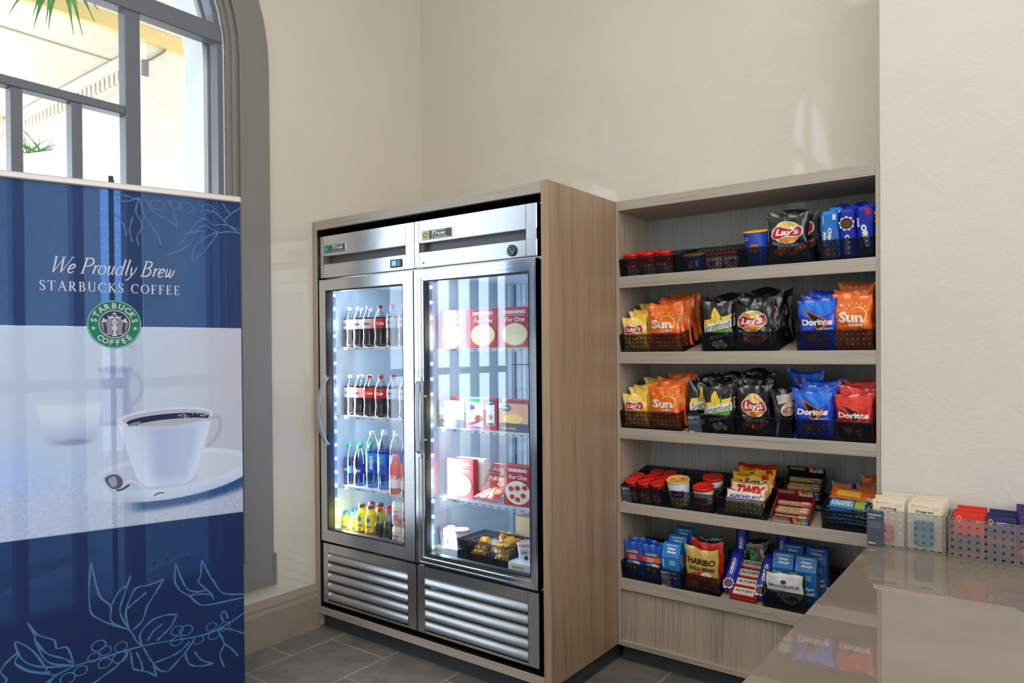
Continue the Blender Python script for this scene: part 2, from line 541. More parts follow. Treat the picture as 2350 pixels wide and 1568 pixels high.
def tx_arc(s, cx, cy, rad, a_mid, span, h, inside=False, bold=.03):
    """letters set around a circle"""
    out = []; n = len(s)
    for i, ch in enumerate(s):
        f = (i + .5) / n - .5
        a = a_mid + (f * span if inside else -f * span)
        T, x0, x1, y0, y1 = text_tris(ch, bold)
        k = h / max(1e-6, y1 - y0); mx, my = (x0 + x1) / 2, (y0 + y1) / 2
        r_ = R(a + 90) if inside else R(a - 90); c, si = math.cos(r_), math.sin(r_)
        ox, oy = cx + rad * math.cos(R(a)), cy + rad * math.sin(R(a))
        g = lambda p: (ox + (p[0] - mx) * k * c - (p[1] - my) * k * si, oy + (p[0] - mx) * k * si + (p[1] - my) * k * c)
        out += [tuple(g(p) for p in t) for t in T]
    return out


def art(mb, layers, fn, maxe=.02, step=.0004, base=.0006):
    """layers: list of (triangles, material); fn(u, v, offset) -> point"""
    for i, (T, mat) in enumerate(layers):
        mb.tris(T, (lambda off: (lambda a, b: fn(a, b, off)))(base + i * step), mat, maxe)
    return mb

# ================================================================ THE ROOM
WALL = plaster('wall_plaster', (212, 205, 190), 0.6)
WALLR = plaster('wall_plaster_right', (214, 208, 200), 0.0)
TRIM = P('trim_taupe_grey', (130, 128, 124), .38, bump=.05, bscale=30)
BASE = P('baseboard_taupe', (150, 138, 124), .4, var=.04)
FRAME = P('window_frame_paint', (108, 112, 122), .35)
EXTW = P('exterior_paint', (225, 228, 232), .6, bump=.2, bscale=80)
STUCCO = P('exterior_stucco', (236, 226, 208), .8, bump=.6, bscale=60, var=.05)
YTRIM = P('exterior_yellow_trim', (232, 204, 140), .8, bump=.4)

YC, HW, ZS, BH = -1.40, .91, 2.85, .83        # window opening: centre, half width, springing, arch height


def arch(off, z0, n=28):
    """outline of the window opening grown by off, as (y, z) points"""
    p = [(YC + HW + off, z0)]
    for k in range(n + 1):
        a = PI * k / n
        p.append((YC + (HW + off) * math.cos(a), ZS + (BH + off) * math.sin(a)))
    p.append((YC - HW - off, z0))
    return p


fx = lambda a, b, d: (d, a, b)
m = MB(); m.box(0, -13, -.1, 7, 1.2, 0, tile_mat()); struct(m, 'floor')
m = MB(); m.box(-.3, -13, 7.2, 7, 1.2, 7.3, P('ceiling_paint', (232, 228, 220), .8)); struct(m, 'ceiling')
m = MB(); arch2 = [(-7.3, .6)] + [(-9.3 + 2.0 * math.cos(PI * k / 24), 4.5 + 1.5 * math.sin(PI * k / 24)) for k in range(25)] + [(-11.3, .6)]
m.prism([(1.2, 0), (1.2, 7.2), (-13, 7.2), (-13, 0)], -.34, 0, fx, WALL, holes=[arch(.0, .45), arch2])
struct(m, 'wall_left')
m = MB()
for yv in (-8.35, -10.25): m.box(-.12, yv - .08, .6, -.02, yv + .08, 5.9, FRAME)
for zv in (2.0, 3.3, 4.55): m.box(-.12, -11.3, zv - .08, -.02, -7.3, zv + .08, FRAME)
struct(m, 'window_2')
# wall behind the cabinets, with the opening the shelf unit stands in
m = MB(); m.box(0, .828, 0, 1.42, 1.1, 7.2, WALL); m.box(1.42, .828, 2.134, 2.598, 1.1, 7.2, WALL); m.box(1.42, .925, 0, 2.598, 1.1, 2.134, WALL)
struct(m, 'wall_back')
m = MB(); m.box(2.598, .555, 0, 7, 1.1, 7.2, WALLR); struct(m, 'wall_right')
m = MB(); m.box(7, -13, 0, 7.1, .555, 7.2, WALLR); struct(m, 'wall_far_side')
m = MB(); m.box(0, -13.1, 0, 7, -13, 7.2, WALLR); struct(m, 'wall_front')

# baseboard along the window wall
m = MB(); prof = [(0, 0), (.022, 0), (.022, .165), (.016, .18), (.016, .195), (.009, .215), (.004, .23), (0, .23)]
m.prism(prof, -8.9, .012, lambda a, b, d: (a, d, b), BASE); struct(m, 'baseboard_left')
m = MB(); m.prism(prof, 3.0, 6.9, lambda a, b, d: (d, .555 - a, b), BASE); struct(m, 'baseboard_right')

# ---- window: casing, jamb lining, frame bars, panes
win = tag(thing('window_1', None, None), kind='structure')


def ring(mb, o_in, o_out, x0, x1, mat, zb_in, zb_out):
    a = arch(o_out, zb_out); b = arch(o_in, zb_in)
    pts = list(zip(a, b)); vs = []; fs = []
    for (p, q) in pts:
        vs += [(x1, *p), (x1, *q), (x0, *q), (x0, *p)]
    n = len(pts)
    for i in range(n - 1):
        for k in range(4):
            j = (k + 1) % 4
            fs.append((4 * i + k, 4 * i + 4 + k, 4 * i + 4 + j, 4 * i + j))
    fs += [(0, 1, 2, 3), tuple(4 * (n - 1) + k for k in (3, 2, 1, 0))]
    mb.add(vs, fs, mat)


m = MB()
ring(m, .075, .218, 0, .03, TRIM, .45, .45)
ring(m, .055, .075, 0, .036, TRIM, .45, .45)
ring(m, .040, .055, 0, .018, TRIM, .45, .45)
ring(m, .022, .040, 0, .026, TRIM, .45, .45)
ring(m, .0, .022, -.004, .012, TRIM, .45, .45)
m.box(0.001, YC - HW - .218, .30, .0295, YC + HW + .218, .45, TRIM)
m.box(.0, YC + HW + .215, .30, .034, YC + HW + .232, .455, TRIM)
m.box(-.02, YC - HW - .02, .43, .05, YC + HW + .02, .455, FRAME)
m.build('window_casing', win)
m = MB(); ring(m, -.004, .0, -.34, -.005, EXTW, .45, .45); ring(m, -.05, -.004, -.26, -.10, EXTW, .45, .45); ring(m, -.03, -.004, -.1, -.085, FRAME, .45, .45)
m.build('jamb_lining', win)
m = MB()
X0, X1 = -.075, -.012


def bar(y0, y1, z0, z1, d=0.0): m.bbox(X0, y0, z0, X1 + d, y1, z1, FRAME, .004)


ring(m, -.03, .0, X0, X1, FRAME, .45, .45)
bar(-.938, -.875, .45, 2.905); bar(-1.925, -1.862, .45, 2.905)
bar(YC - HW, YC + HW, 2.90, 2.985, .006)
bar(-1.862, -.938, 2.455, 2.492, -.004)
for yv in (-1.125, -1.335, -1.545, -1.735): bar(yv - .02, yv + .02, .45, 2.455, -.006)
bar(-1.863, -.937, 1.30, 1.345, -.010)
bar(-.876, -.49, 1.30, 1.345, -.010)
bar(YC - .02, YC + .02, 2.985, ZS + BH - .01, -.01)
m.build('window_frame', win)
m = MB(); m.prism(arch(-.004, .452), -.046, -.042, fx, PANE); m.build('window_pane', win)

# ---- outside the window: porch pier, beam with dentils, soffit
m = MB(); m.box(-1.75, -.03, 0, -1.67, 1.6, 3.598, STUCCO)
m.box(-1.67, -.03, 3.5, -1.63, 1.6, 3.598, YTRIM); m.box(-6.5, .15, 3.16, -1.75, .5, 3.598, STUCCO)
tag(m.build('porch_pier'), 'cream stuccoed porch pier standing outside the arched window', 'pier')
m = MB(); m.box(-6.5, .06, 3.5, -1.75, .149, 3.59, STUCCO); m.box(-6.5, .10, 3.40, -1.75, .149, 3.43, STUCCO)
for k in range(60):
    x = -1.78 - k * .075
    m.box(x - .04, .075, 3.42, x, .149, 3.5, STUCCO)
tag(m.build('dentil_cornice'), 'white dentil cornice running under the porch soffit outside', 'cornice')
m = MB(); m.box(-6.5, -4, 3.6, -.345, 1.6, 3.7, STUCCO); m.box(-2.39, -4, 3.592, -2.37, 1.6, 3.6, P('soffit_joint', (190, 180, 165), .8))
m.box(-1.67, -4, 3.5, -1.62, -.035, 3.6, YTRIM)
m.box(-4.6, -2.6, 3.52, -4.45, .1, 3.6, STUCCO)
tag(m.build('porch_soffit'), 'cream porch soffit seen through the top panes of the arched window', 'soffit')
m = MB(); m.box(-9, -14, -.2, -.345, 3, -.1, P('paving', (176, 168, 156), .9, bump=.3)); m.build('exterior_ground')['kind'] = 'structure'
m = MB(); m.tube([(-1.66, .115, 3.6), (-1.66, .124, 3.552), (-1.66, .084, 3.48), (-1.66, .0, 3.405), (-1.66, -.042, 3.376)], .006, P('cable_grey', (120, 118, 116), .5))
m.box(-1.67, -.065, 3.28, -1.64, -.03, 3.38, P('cable_grey', (120, 118, 116), .5))
tag(m.build('wall_cable'), 'thin grey cable and junction box on the cream porch pier', 'cable')

LEAF = P('palm_leaf', (96, 150, 84), .5, var=.25, vscale=20)


def blade(mb, p, q, wd, mat, droop=.15):
    p, q = Vector(p), Vector(q); n = 7; vs = []; fs = []
    side = (q - p).cross(Vector((1, .3, 0))).normalized()
    for i in range(n + 1):
        t = i / n; c = p.lerp(q, t) + Vector((0, 0, droop * math.sin(PI * t) * (q - p).length))
        ww = wd * math.sin(PI * min(1, .12 + t * .88)) ** .7 * (1.02 - t)
        vs += [c - side * ww, c + Vector((.004, 0, .004)), c + side * ww]
    for i in range(n):
        a = 3 * i; fs += [(a, a + 3, a + 4, a + 1), (a + 1, a + 4, a + 5, a + 2)]
    mb.add(vs, fs, mat, True)


m = MB(); rng = random.Random(4)
o_ = (-1.0, -.80, 3.46)
for q in [(-1.05, -1.02, 3.14), (-.95, -.965, 3.2), (-1, -.93, 3.08), (-1.05, -.915, 3.17), (-.95, -.891, 3.11), (-1, -.861, 3.10), (-1.05, -.83, 3.2), (-.97, -.753, 3.11), (-1.03, -.685, 3.15), (-.98, -.645, 3.22), (-1, -.62, 3.3), (-1.2, -1.05, 3.35), (-.8, -.66, 3.42)]:
    blade(m, o_, q, .046, LEAF)
m.tube([o_, (-1.02, -.8, 3.6)], .006, LEAF)
tag(m.build('palm_frond'), 'green palm frond hanging from the porch roof outside the window', 'palm frond')
m = MB()
for k in range(34):
    a = rng.uniform(0, PI); l = rng.uniform(.1, .2); bx = rng.uniform(-.05, .05)
    blade(m, (-3 + bx, -.215 + bx, 2.95), (-3 + bx + .08 * math.sin(a * 3), -.215 + l * math.cos(a), 2.95 + l * math.sin(a)), .005, LEAF, .05)
tag(m.build('spiky_plant'), 'spiky green plant growing on a white garden wall beyond the window', 'plant')
m = MB(); m.prism([(-1.2, -.1), (.2, -.1), (.2, 3.06), (-.1, 3.0), (-.3, 2.93), (-1.2, 2.62)], -3.3, -2.9, lambda a, b, d: (d, a, b), P('garden_wall_white', (244, 242, 236), .8, bump=.3))
tag(m.build('garden_wall'), 'white sloping garden wall outside behind the small window panes', 'garden wall')

# ================================================================ PRINTED BANNER ON ITS STAND
NAVY = fabric_mat('cloth_navy', (16, 44, 98), .30, .27)
NAVY2 = fabric_mat('cloth_deep_navy', (2, 26, 80), .22, .16)
CLOTH = fabric_mat('cloth_pale', (206, 212, 226), .4, .05)
LINEB = fabric_mat('cloth_line_blue', (78, 140, 190), .35, .05)
LINEC = fabric_mat('cloth_line_upper', (96, 134, 182), .35, .05)
PW = fabric_mat('cloth_white', (240, 240, 248), .35, .02)
GRN = fabric_mat('cloth_green', (0, 130, 96), .3, .02)


def cl(c): return fabric_mat('cloth_%d_%d_%d' % c, c, .35, .02)


ban = thing('roll_up_banner', 'tall blue and white printed coffee banner on a slim stand before the window', 'banner', (.491, -1.22, 0), (0, 0, math.atan2(.9483, .3173)))
HB = .425
bf = lambda a, b, off: (a, -off, b)
zcut = lambda u: .8375 + .0035 * u
m = MB()
m.add([(-HB, 0, .06), (HB, 0, .06), (HB, 0, .84), (-HB, 0, .84)], [(0, 1, 2, 3)], NAVY2)
m.add([(-HB, 0, 1.541), (HB, 0, 1.541), (HB, 0, 2.02), (-HB, 0, 2.02)], [(0, 1, 2, 3)], NAVY)
SHP = []
A = SHP.append
SH1, SH2, SH3, SH4 = cl((190, 194, 214)), cl((178, 184, 208)), cl((224, 227, 238)), cl((16, 44, 84))
def clipx(pts): return [(min(HB, max(-HB, x)), y) for x, y in pts]


def print_mat():
    """cloth carrying the printed still life as a colour attribute"""
    m_ = fabric_mat('cloth_print', (206, 212, 226), .4, .05); nt = m_.node_tree
    at = node(nt, 'ShaderNodeAttribute', attribute_name='print')
    for n_ in nt.nodes:
        if n_.type == 'BSDF_PRINCIPLED': nt.links.new(at.outputs['Color'], n_.inputs['Base Color'])
        if n_.type in ('BSDF_TRANSLUCENT',): nt.links.new(at.outputs['Color'], n_.inputs[0])
    return m_


def sst(a, b, x):
    t = max(0, min(1, (x - a) / (b - a))); return t * t * (3 - 2 * t)


def mixc(a, b, t): return tuple(p + (q - p) * t for p, q in zip(a, b))


def still_life(u, z):
    """the printed picture: pale cups on a blue-white tablecloth (a printed image, sRGB)"""
    n = noise.noise(Vector((u * 3, z * 3, 1)))
    c = mixc((204, 211, 222), (212, 206, 208), sst(-.1, .4, u + n * .2))
    c = mixc(c, (178, 198, 232), sst(1.30, 1.0, z) * sst(.15, -.4, u))
    c = mixc(c, (196, 200, 216), sst(1.05, .92, z) * .7)
    wv = noise.noise(Vector((u * 60, z * 260, 4))) * .6 + noise.noise(Vector((u * 240, z * 120, 9))) * .5
    k = sst(1.12, .95, z); c = tuple(v + wv * 26 * k for v in c)
    # blurred jug with handle
    hw = .047 + .006 * math.cos((z - 1.2) * 26); mk = sst(hw + .012, hw - .008, abs(u)) * sst(1.19, 1.215, z) * sst(1.405, 1.385, z)
    c = mixc(c, mixc((186, 188, 214), (172, 176, 206), sst(-.05, .04, u)), mk * .8)
    mk = sst(1.25, .8, math.hypot(u / .05, (z - 1.39) / .013)); c = mixc(c, (150, 150, 190), mk * .55)
    d = abs(math.hypot((u - .048) / .034, (z - 1.325) / .055) - 1) * .034
    if u > .044: c = mixc(c, (184, 188, 206), sst(.009, .002, d) * .75)
    c = mixc(c, (140, 148, 182), sst(.016, .0, abs(z - 1.204)) * sst(.05, .03, abs(u)) * .5)
    # blurred sugar bowl
    t = (z - 1.15) / .13; bw = .066 + .027 * max(0, min(1, t)) ** .5
    mk = sst(bw + .008, bw - .008, abs(u + .134)) * sst(1.142, 1.158, z) * sst(1.288, 1.274, z)
    c = mixc(c, mixc((226, 230, 234), (178, 188, 216), sst(1.25, 1.14, z)), mk * .9)
    c = mixc(c, (206, 212, 216), sst(1.2, .7, math.hypot((u + .134) / .09, (z - 1.281) / .012)) * .6)
    c = mixc(c, (134, 138, 170), sst(1.3, .4, math.hypot((u + .13) / .062, (z - 1.147) / .012)) * .75)
    # deep shadow under the saucer with a ragged weave edge
    a = R(4); x, y = u - .185, z - 1.006; xr, yr = x * math.cos(a) + y * math.sin(a), -x * math.sin(a) + y * math.cos(a)
    re = math.hypot(xr / .285, yr / .087)
    lowx = sst(-.02, .1, u)
    if yr < 0:
        ed = (re - 1) * .1; rag = noise.noise(Vector((u * 190, z * 14, 3))) * .014
        dk = sst(.050 + rag * 1.6, .018, ed + rag) * sst(.0, .12, u) * sst(.50, .33, u * .8 + .02)
        c = mixc(c, (28, 78, 128), dk * .95)
    c = mixc(c, mixc(mixc((214, 222, 234), (232, 234, 240), sst(-.1, .12, u)), (208, 214, 228), sst(-.03, -.08, yr)), sst(1.012, .985, re) * (.35 + .65 * sst(-.12, .1, u)))
    r2_ = math.hypot((xr - .01) / .235, (yr - .012) / .058)
    c = mixc(c, mixc((206, 212, 226), (222, 220, 222), sst(.1, .25, u)), sst(1.06, .92, r2_) * .8)
    c = mixc(c, (176, 184, 208), sst(1.15, .5, math.hypot((u - .16) / .12, (z - .985) / .03)) * .7)
    # cup body
    t = (z - .97) / .245
    if -.08 < t < 1.02:
        tt = max(0, min(1, t)); lf = .078 - .075 * tt ** .85; rt = .238 + .082 * tt ** .8
        if t < .08: q = (.08 - max(t, -.06)) / .14; lf += .06 * q ** 2; rt -= .06 * q ** 2
        mk = sst(lf - .002, lf + .002, u) * sst(rt + .002, rt - .002, u) * sst(.966, .970, z + .0 * u)
        sx = (u - lf) / max(.01, rt - lf)
        b_ = mixc((236, 238, 246), (186, 194, 220), sst(.08, .42, sx)); b_ = mixc(b_, (196, 203, 224), sst(.5, .75, sx)); b_ = mixc(b_, (228, 232, 240), sst(.80, .97, sx))
        b_ = mixc(b_, (222, 224, 236), sst(.78, 1.0, t) * .8); b_ = mixc(b_, (226, 228, 238), sst(.2, .0, t) * .6)
        c = mixc(c, b_, mk)
    return tuple(max(0, min(255, v * k_)) for v, k_ in zip(c, (.92, .955, 1.02)))


nu_, nv_ = 300, 250
pm = bpy.data.meshes.new('banner_picture'); pv = []; pc = []
for j in range(nv_ + 1):
    for i in range(nu_ + 1):
        u_, z_ = -HB + 2 * HB * i / nu_, .8375 + (1.5405 - .8375) * j / nv_
        pv.append((u_, -.0004, z_)); pc += [*lin(still_life(u_, z_)), 1.0]
pm.from_pydata(pv, [], [(j * (nu_ + 1) + i, j * (nu_ + 1) + i + 1, (j + 1) * (nu_ + 1) + i + 1, (j + 1) * (nu_ + 1) + i) for j in range(nv_) for i in range(nu_)])
ca = pm.color_attributes.new('print', 'FLOAT_COLOR', 'POINT'); ca.data.foreach_set('color', pc); pm.materials.append(print_mat())
po = bpy.data.objects.new('printed_picture', pm); COL.objects.link(po); po.parent = ban
A((LN(spline([(.30, 1.20), (.338, 1.205), (.346, 1.17), (.33, 1.13), (.30, 1.10)], 5), .013), SH1))
A((EL(.162, 1.216, .16, .034, 2), cl((236, 238, 246))))
A((EL(.166, 1.215, .146, .027, 2), cl((200, 206, 224))))
A((EL(.17, 1.207, .138, .021, 2), cl((24, 44, 86))))
A((EL(.185, 1.196, .118, .0125, 2), cl((212, 216, 232))))
A((EL(.058, 1.197, .022, .006, 14), cl((150, 164, 196))))
for k in range(26): A((EL(.2 + rng.uniform(0, .1), 1.223 - rng.uniform(0, .012), .003, .002, n=7), cl((206, 214, 232))))
A((PO(*spline([(-.046, 1.016), (-.025, 1.034), (.008, 1.03), (.028, 1.0), (.02, .975), (-.008, .965), (-.032, .985)], 5, True)), cl((214, 219, 232))))
A((PO(*spline([(-.036, 1.012), (-.015, 1.026), (.008, 1.02), (.02, .995), (.008, .975), (-.016, .978)], 5, True)), cl((96, 108, 138))))
A((PO(*spline([(-.025, 1.008), (-.005, 1.018), (.002, .99), (-.012, .982)], 4, True)), cl((190, 194, 206))))
A((LN(spline([(.024, .99), (.05, .995), (.085, .965), (.12, .932), (.15, .94)], 5), .009), cl((232, 235, 242))))
A((LN(spline([(.0, .968), (.02, .972), (.04, .985)], 4), .006), cl((40, 60, 96))))
A((LN(spline([(.118, .936), (.133, .944), (.15, .943)], 4), .005), cl((84, 104, 140))))
# leaf and berry drawings
def leafline(*lines, w=.006, mat=None):
    for l in lines:
        A((LN(clipx(spline(list(l), 5)), lambda t: w * (.65 + .5 * math.sin(9 * t) ** 2)), mat or LINEB))
leafline([(-.337, .262), (-.25, .32), (-.192, .365), (-.128, .388), (-.054, .394), (.034, .404), (.121, .406), (.248, .398), (.335, .409), (.425, .45)],
         [(-.079, .731), (-.058, .621), (-.023, .569), (-.02, .514), (.034, .473)], [(.034, .473), (-.024, .507), (-.063, .536), (-.084, .569), (-.086, .663), (-.079, .731)], [(-.062, .625), (-.05, .6), (-.03, .58)],
         [(.034, .473), (.006, .542), (.02, .6), (.04, .664)], [(-.02, .57), (0, .61), (.025, .63)],
         [(.034, .473), (.024, .538), (.045, .60), (.062, .618), (.1, .62), (.146, .632)], [(.146, .632), (.12, .59), (.092, .545), (.076, .497), (.045, .47)], [(.03, .55), (.055, .57), (.09, .595)],
         [(.075, .408), (.055, .43), (.045, .455), (.034, .473)], [(.075, .408), (.068, .451), (.105, .49), (.15, .50), (.188, .494)], [(.188, .494), (.168, .455), (.14, .43), (.121, .414)], [(.09, .42), (.11, .45), (.14, .47)],
         [(.186, .681), (.182, .621), (.2, .58), (.229, .555), (.26, .52), (.282, .509), (.336, .507), (.425, .51)], [(.186, .681), (.217, .593), (.25, .565), (.295, .56), (.315, .525)], [(.229, .555), (.27, .553), (.30, .545)],
         [(.275, .679), (.27, .62), (.262, .6), (.295, .56)], [(.275, .679), (.3, .62), (.316, .591), (.349, .54), (.425, .522)],
         [(-.134, .392), (-.151, .454), (-.181, .46), (-.19, .49), (-.234, .518), (-.262, .564)], [(-.262, .564), (-.243, .52), (-.24, .496), (-.208, .421), (-.134, .39)], [(-.24, .5), (-.21, .45), (-.16, .42), (-.14, .40)],
         [(-.182, .37), (-.258, .402), (-.296, .439), (-.286, .472), (-.321, .446), (-.335, .42), (-.32, .392), (-.335, .37)], [(-.134, .39), (-.225, .409), (-.277, .446), (-.295, .509), (-.247, .466), (-.209, .393)], [(-.3, .44), (-.25, .40), (-.2, .385)],
         [(.037, .396), (.042, .35), (.048, .331), (.09, .31), (.119, .286)], [(.119, .286), (.108, .336), (.095, .36), (.078, .40)], [(.055, .39), (.07, .35), (.075, .32)],
         [(.108, .336), (.13, .305), (.158, .298), (.19, .325), (.215, .349), (.248, .392)], [(.108, .336), (.16, .345), (.2, .36), (.23, .385)],
         [(.215, .353), (.22, .32), (.235, .297), (.27, .285), (.313, .284)], [(.313, .284), (.28, .30), (.26, .32), (.247, .345)],
         [(.33, .40), (.35, .35), (.335, .31), (.35, .26)], [(.35, .35), (.38, .32), (.40, .29)], [(.335, .409), (.37, .40), (.425, .37)],
         [(-.192, .365), (-.24, .30), (-.27, .2)], [(-.1, .3), (-.05, .33), (0, .36), (.034, .404)], [(.35, .43), (.34, .46), (.355, .47), (.365, .44)])
for x, y, s in [(-.06, .440, .024), (-.04, .418, .02), (-.075, .403, .02), (.008, .420, .022), (.004, .384, .025), (-.114, .368, .022), (-.043, .375, .022), (.188, .436, .022), (.219, .430, .024), (.186, .398, .022), (.306, .424, .02), (.352, .414, .022), (.314, .391, .022), (-.152, .352, .024), (.26, .385, .02)]:
    A((EL(x, y, s, s * .8, 15, r0=.82), LINEB))
leafline([(.425, 1.904), (.38, 1.905), (.345, 1.90), (.30, 1.92), (.27, 1.90), (.253, 1.86), (.225, 1.83), (.165, 1.798)], [(.425, 1.915), (.37, 1.93), (.33, 1.925), (.3, 1.945), (.27, 1.93), (.24, 1.88), (.21, 1.84)],
         [(.252, 1.785), (.262, 1.84), (.30, 1.875), (.34, 1.90)], [(.252, 1.785), (.30, 1.83), (.33, 1.875), (.345, 1.90)],
         [(.30, 1.90), (.265, 1.895), (.22, 1.88)], [(.425, 2.0), (.39, 1.97), (.37, 1.94), (.425, 1.90)], [(.39, 1.97), (.36, 2.01)], [(.37, 1.94), (.34, 1.97), (.30, 1.98)],
         [(.083, 2.0), (.07, 1.95), (.09, 1.90), (.073, 1.86), (.078, 1.83)], [(.083, 2.0), (.095, 1.94), (.12, 1.90), (.14, 1.87), (.15, 1.835)], [(.083, 2.0), (.04, 1.98), (.01, 1.985)], [(.06, 1.93), (.05, 1.88), (.058, 1.84)],
         [(.1, 2.0), (.12, 1.96), (.15, 1.94), (.18, 1.925), (.2, 1.91)], [(.17, 2.005), (.19, 1.97), (.2, 1.93), (.2, 1.905)], [(0, 1.94), (.03, 1.90), (.04, 1.86)], [(.0, 2.005), (.04, 2.0), (.08, 1.99)], w=.005, mat=LINEC)
for x, y, s in [(.2, 1.985, .022), (.235, 1.98, .026), (.14, 1.98, .024), (.31, 1.985, .022), (.28, 1.96, .02)]:
    A((EL(x, y, s, s * .75, -10, r0=.84), LINEC))
# little worn holes in the print
for x, y, s in [(.116, .693, .008), (.159, .701, .007), (-.062, .603, .006), (.226, .693, .005)]:
    A((EL(x, y, s, s * .6, 30, n=7), cl((52, 34, 40))))
art(m, SHP, bf, .06, .000025, .0006)
m.build('banner_cloth', ban)


# lettering with thick and thin strokes and serifs
def serif_caps(s, x0, y0, h, gap):
    """drawn capitals; returns triangles and the width"""
    out = []; x = x0; K = h * .145; k2 = h * .055
    def st(a, b, w): out.extend(LN([(x + a[0] * h, y0 + a[1] * h), (x + b[0] * h, y0 + b[1] * h)], w))
    def se(cx, cy, w=.28): out.extend(LN([(x + (cx - w / 2) * h, y0 + cy * h), (x + (cx + w / 2) * h, y0 + cy * h)], k2))
    def arc(cx, cy, rx, ry, a0, a1, thick=K, thin=k2):
        pts = [(x + (cx + rx * math.cos(R(a0 + (a1 - a0) * i / 14))) * h, y0 + (cy + ry * math.sin(R(a0 + (a1 - a0) * i / 14))) * h) for i in range(15)]
        out.extend(LN(pts, lambda t: thin + (thick - thin) * abs(math.cos(R(a0 + (a1 - a0) * t))) ** 1.2))
    for c in s:
        wd = .7
        if c == 'S':
            wd = .5; pts = [(.42, .80), (.36, .95), (.22, .98), (.08, .88), (.08, .70), (.24, .55), (.42, .38), (.44, .18), (.30, .03), (.14, .03), (.05, .22)]
            sp = spline([(x + a * h, y0 + b * h) for a, b in pts], 4); out.extend(LN(sp, lambda t: k2 + (K - k2) * math.sin(PI * t) ** 2)); 
            st((.43, .74), (.43, .96), k2); st((.05, .06), (.05, .28), k2)
        elif c == 'T': wd = .72; st((.36, 0), (.36, 1), K); se(.36, .02); st((.02, .98), (.70, .98), k2); st((.03, .80), (.03, 1), k2); st((.69, .80), (.69, 1), k2)
        elif c == 'A': wd = .78; st((.10, 0), (.38, 1), k2 * 1.2); st((.38, 1), (.68, 0), K); st((.2, .36), (.55, .36), k2); se(.10, .02, .2); se(.68, .02, .24)
        elif c == 'R': wd = .72; st((.14, 0), (.14, 1), K); se(.14, .02); se(.12, .98, .2); arc(.26, .75, .24, .23, 90, -90); st((.14, .98), (.26, .98), k2); st((.14, .52), (.26, .52), k2); st((.28, .52), (.62, .02), K); se(.64, .02, .16)
        elif c == 'B': wd = .64; st((.14, 0), (.14, 1), K); se(.12, .02, .2); se(.12, .98, .2); arc(.26, .76, .2, .22, 90, -90); arc(.28, .27, .25, .25, 90, -90); st((.14, .98), (.26, .98), k2); st((.14, .53), (.28, .53), k2); st((.14, .02), (.28, .02), k2)
        elif c == 'U': wd = .78; st((.14, .28), (.14, 1), K); se(.14, .98); se(.64, .98, .24); arc(.39, .28, .25, .26, 180, 360, K * .7); st((.64, .28), (.64, 1), k2 * 1.3)
        elif c == 'C': wd = .76; arc(.42, .5, .36, .48, 48, 312); st((.68, .68), (.68, .94), k2)
        elif c == 'K': wd = .76; st((.14, 0), (.14, 1), K); se(.14, .02); se(.14, .98); st((.14, .42), (.58, 1), k2 * 1.2); st((.28, .60), (.64, 0), K); se(.58, .98, .22); se(.66, .02, .24)
        elif c == 'O': wd = .84; arc(.42, .5, .36, .48, 0, 360)
        elif c == 'F': wd = .58; st((.14, 0), (.14, 1), K); se(.14, .02); st((.02, .98), (.5, .98), k2); st((.5, .78), (.5, 1), k2); st((.14, .52), (.4, .52), k2); st((.4, .43), (.4, .61), k2)
        elif c == 'E': wd = .62; st((.14, 0), (.14, 1), K); st((.02, .98), (.5, .98), k2); st((.5, .78), (.5, 1), k2); st((.14, .52), (.4, .52), k2); st((.4, .43), (.4, .61), k2); st((.02, .02), (.54, .02), k2); st((.54, 0), (.54, .22), k2)
        elif c == ' ': wd = .36
        x += (wd + gap) * h
    return out, x - x0


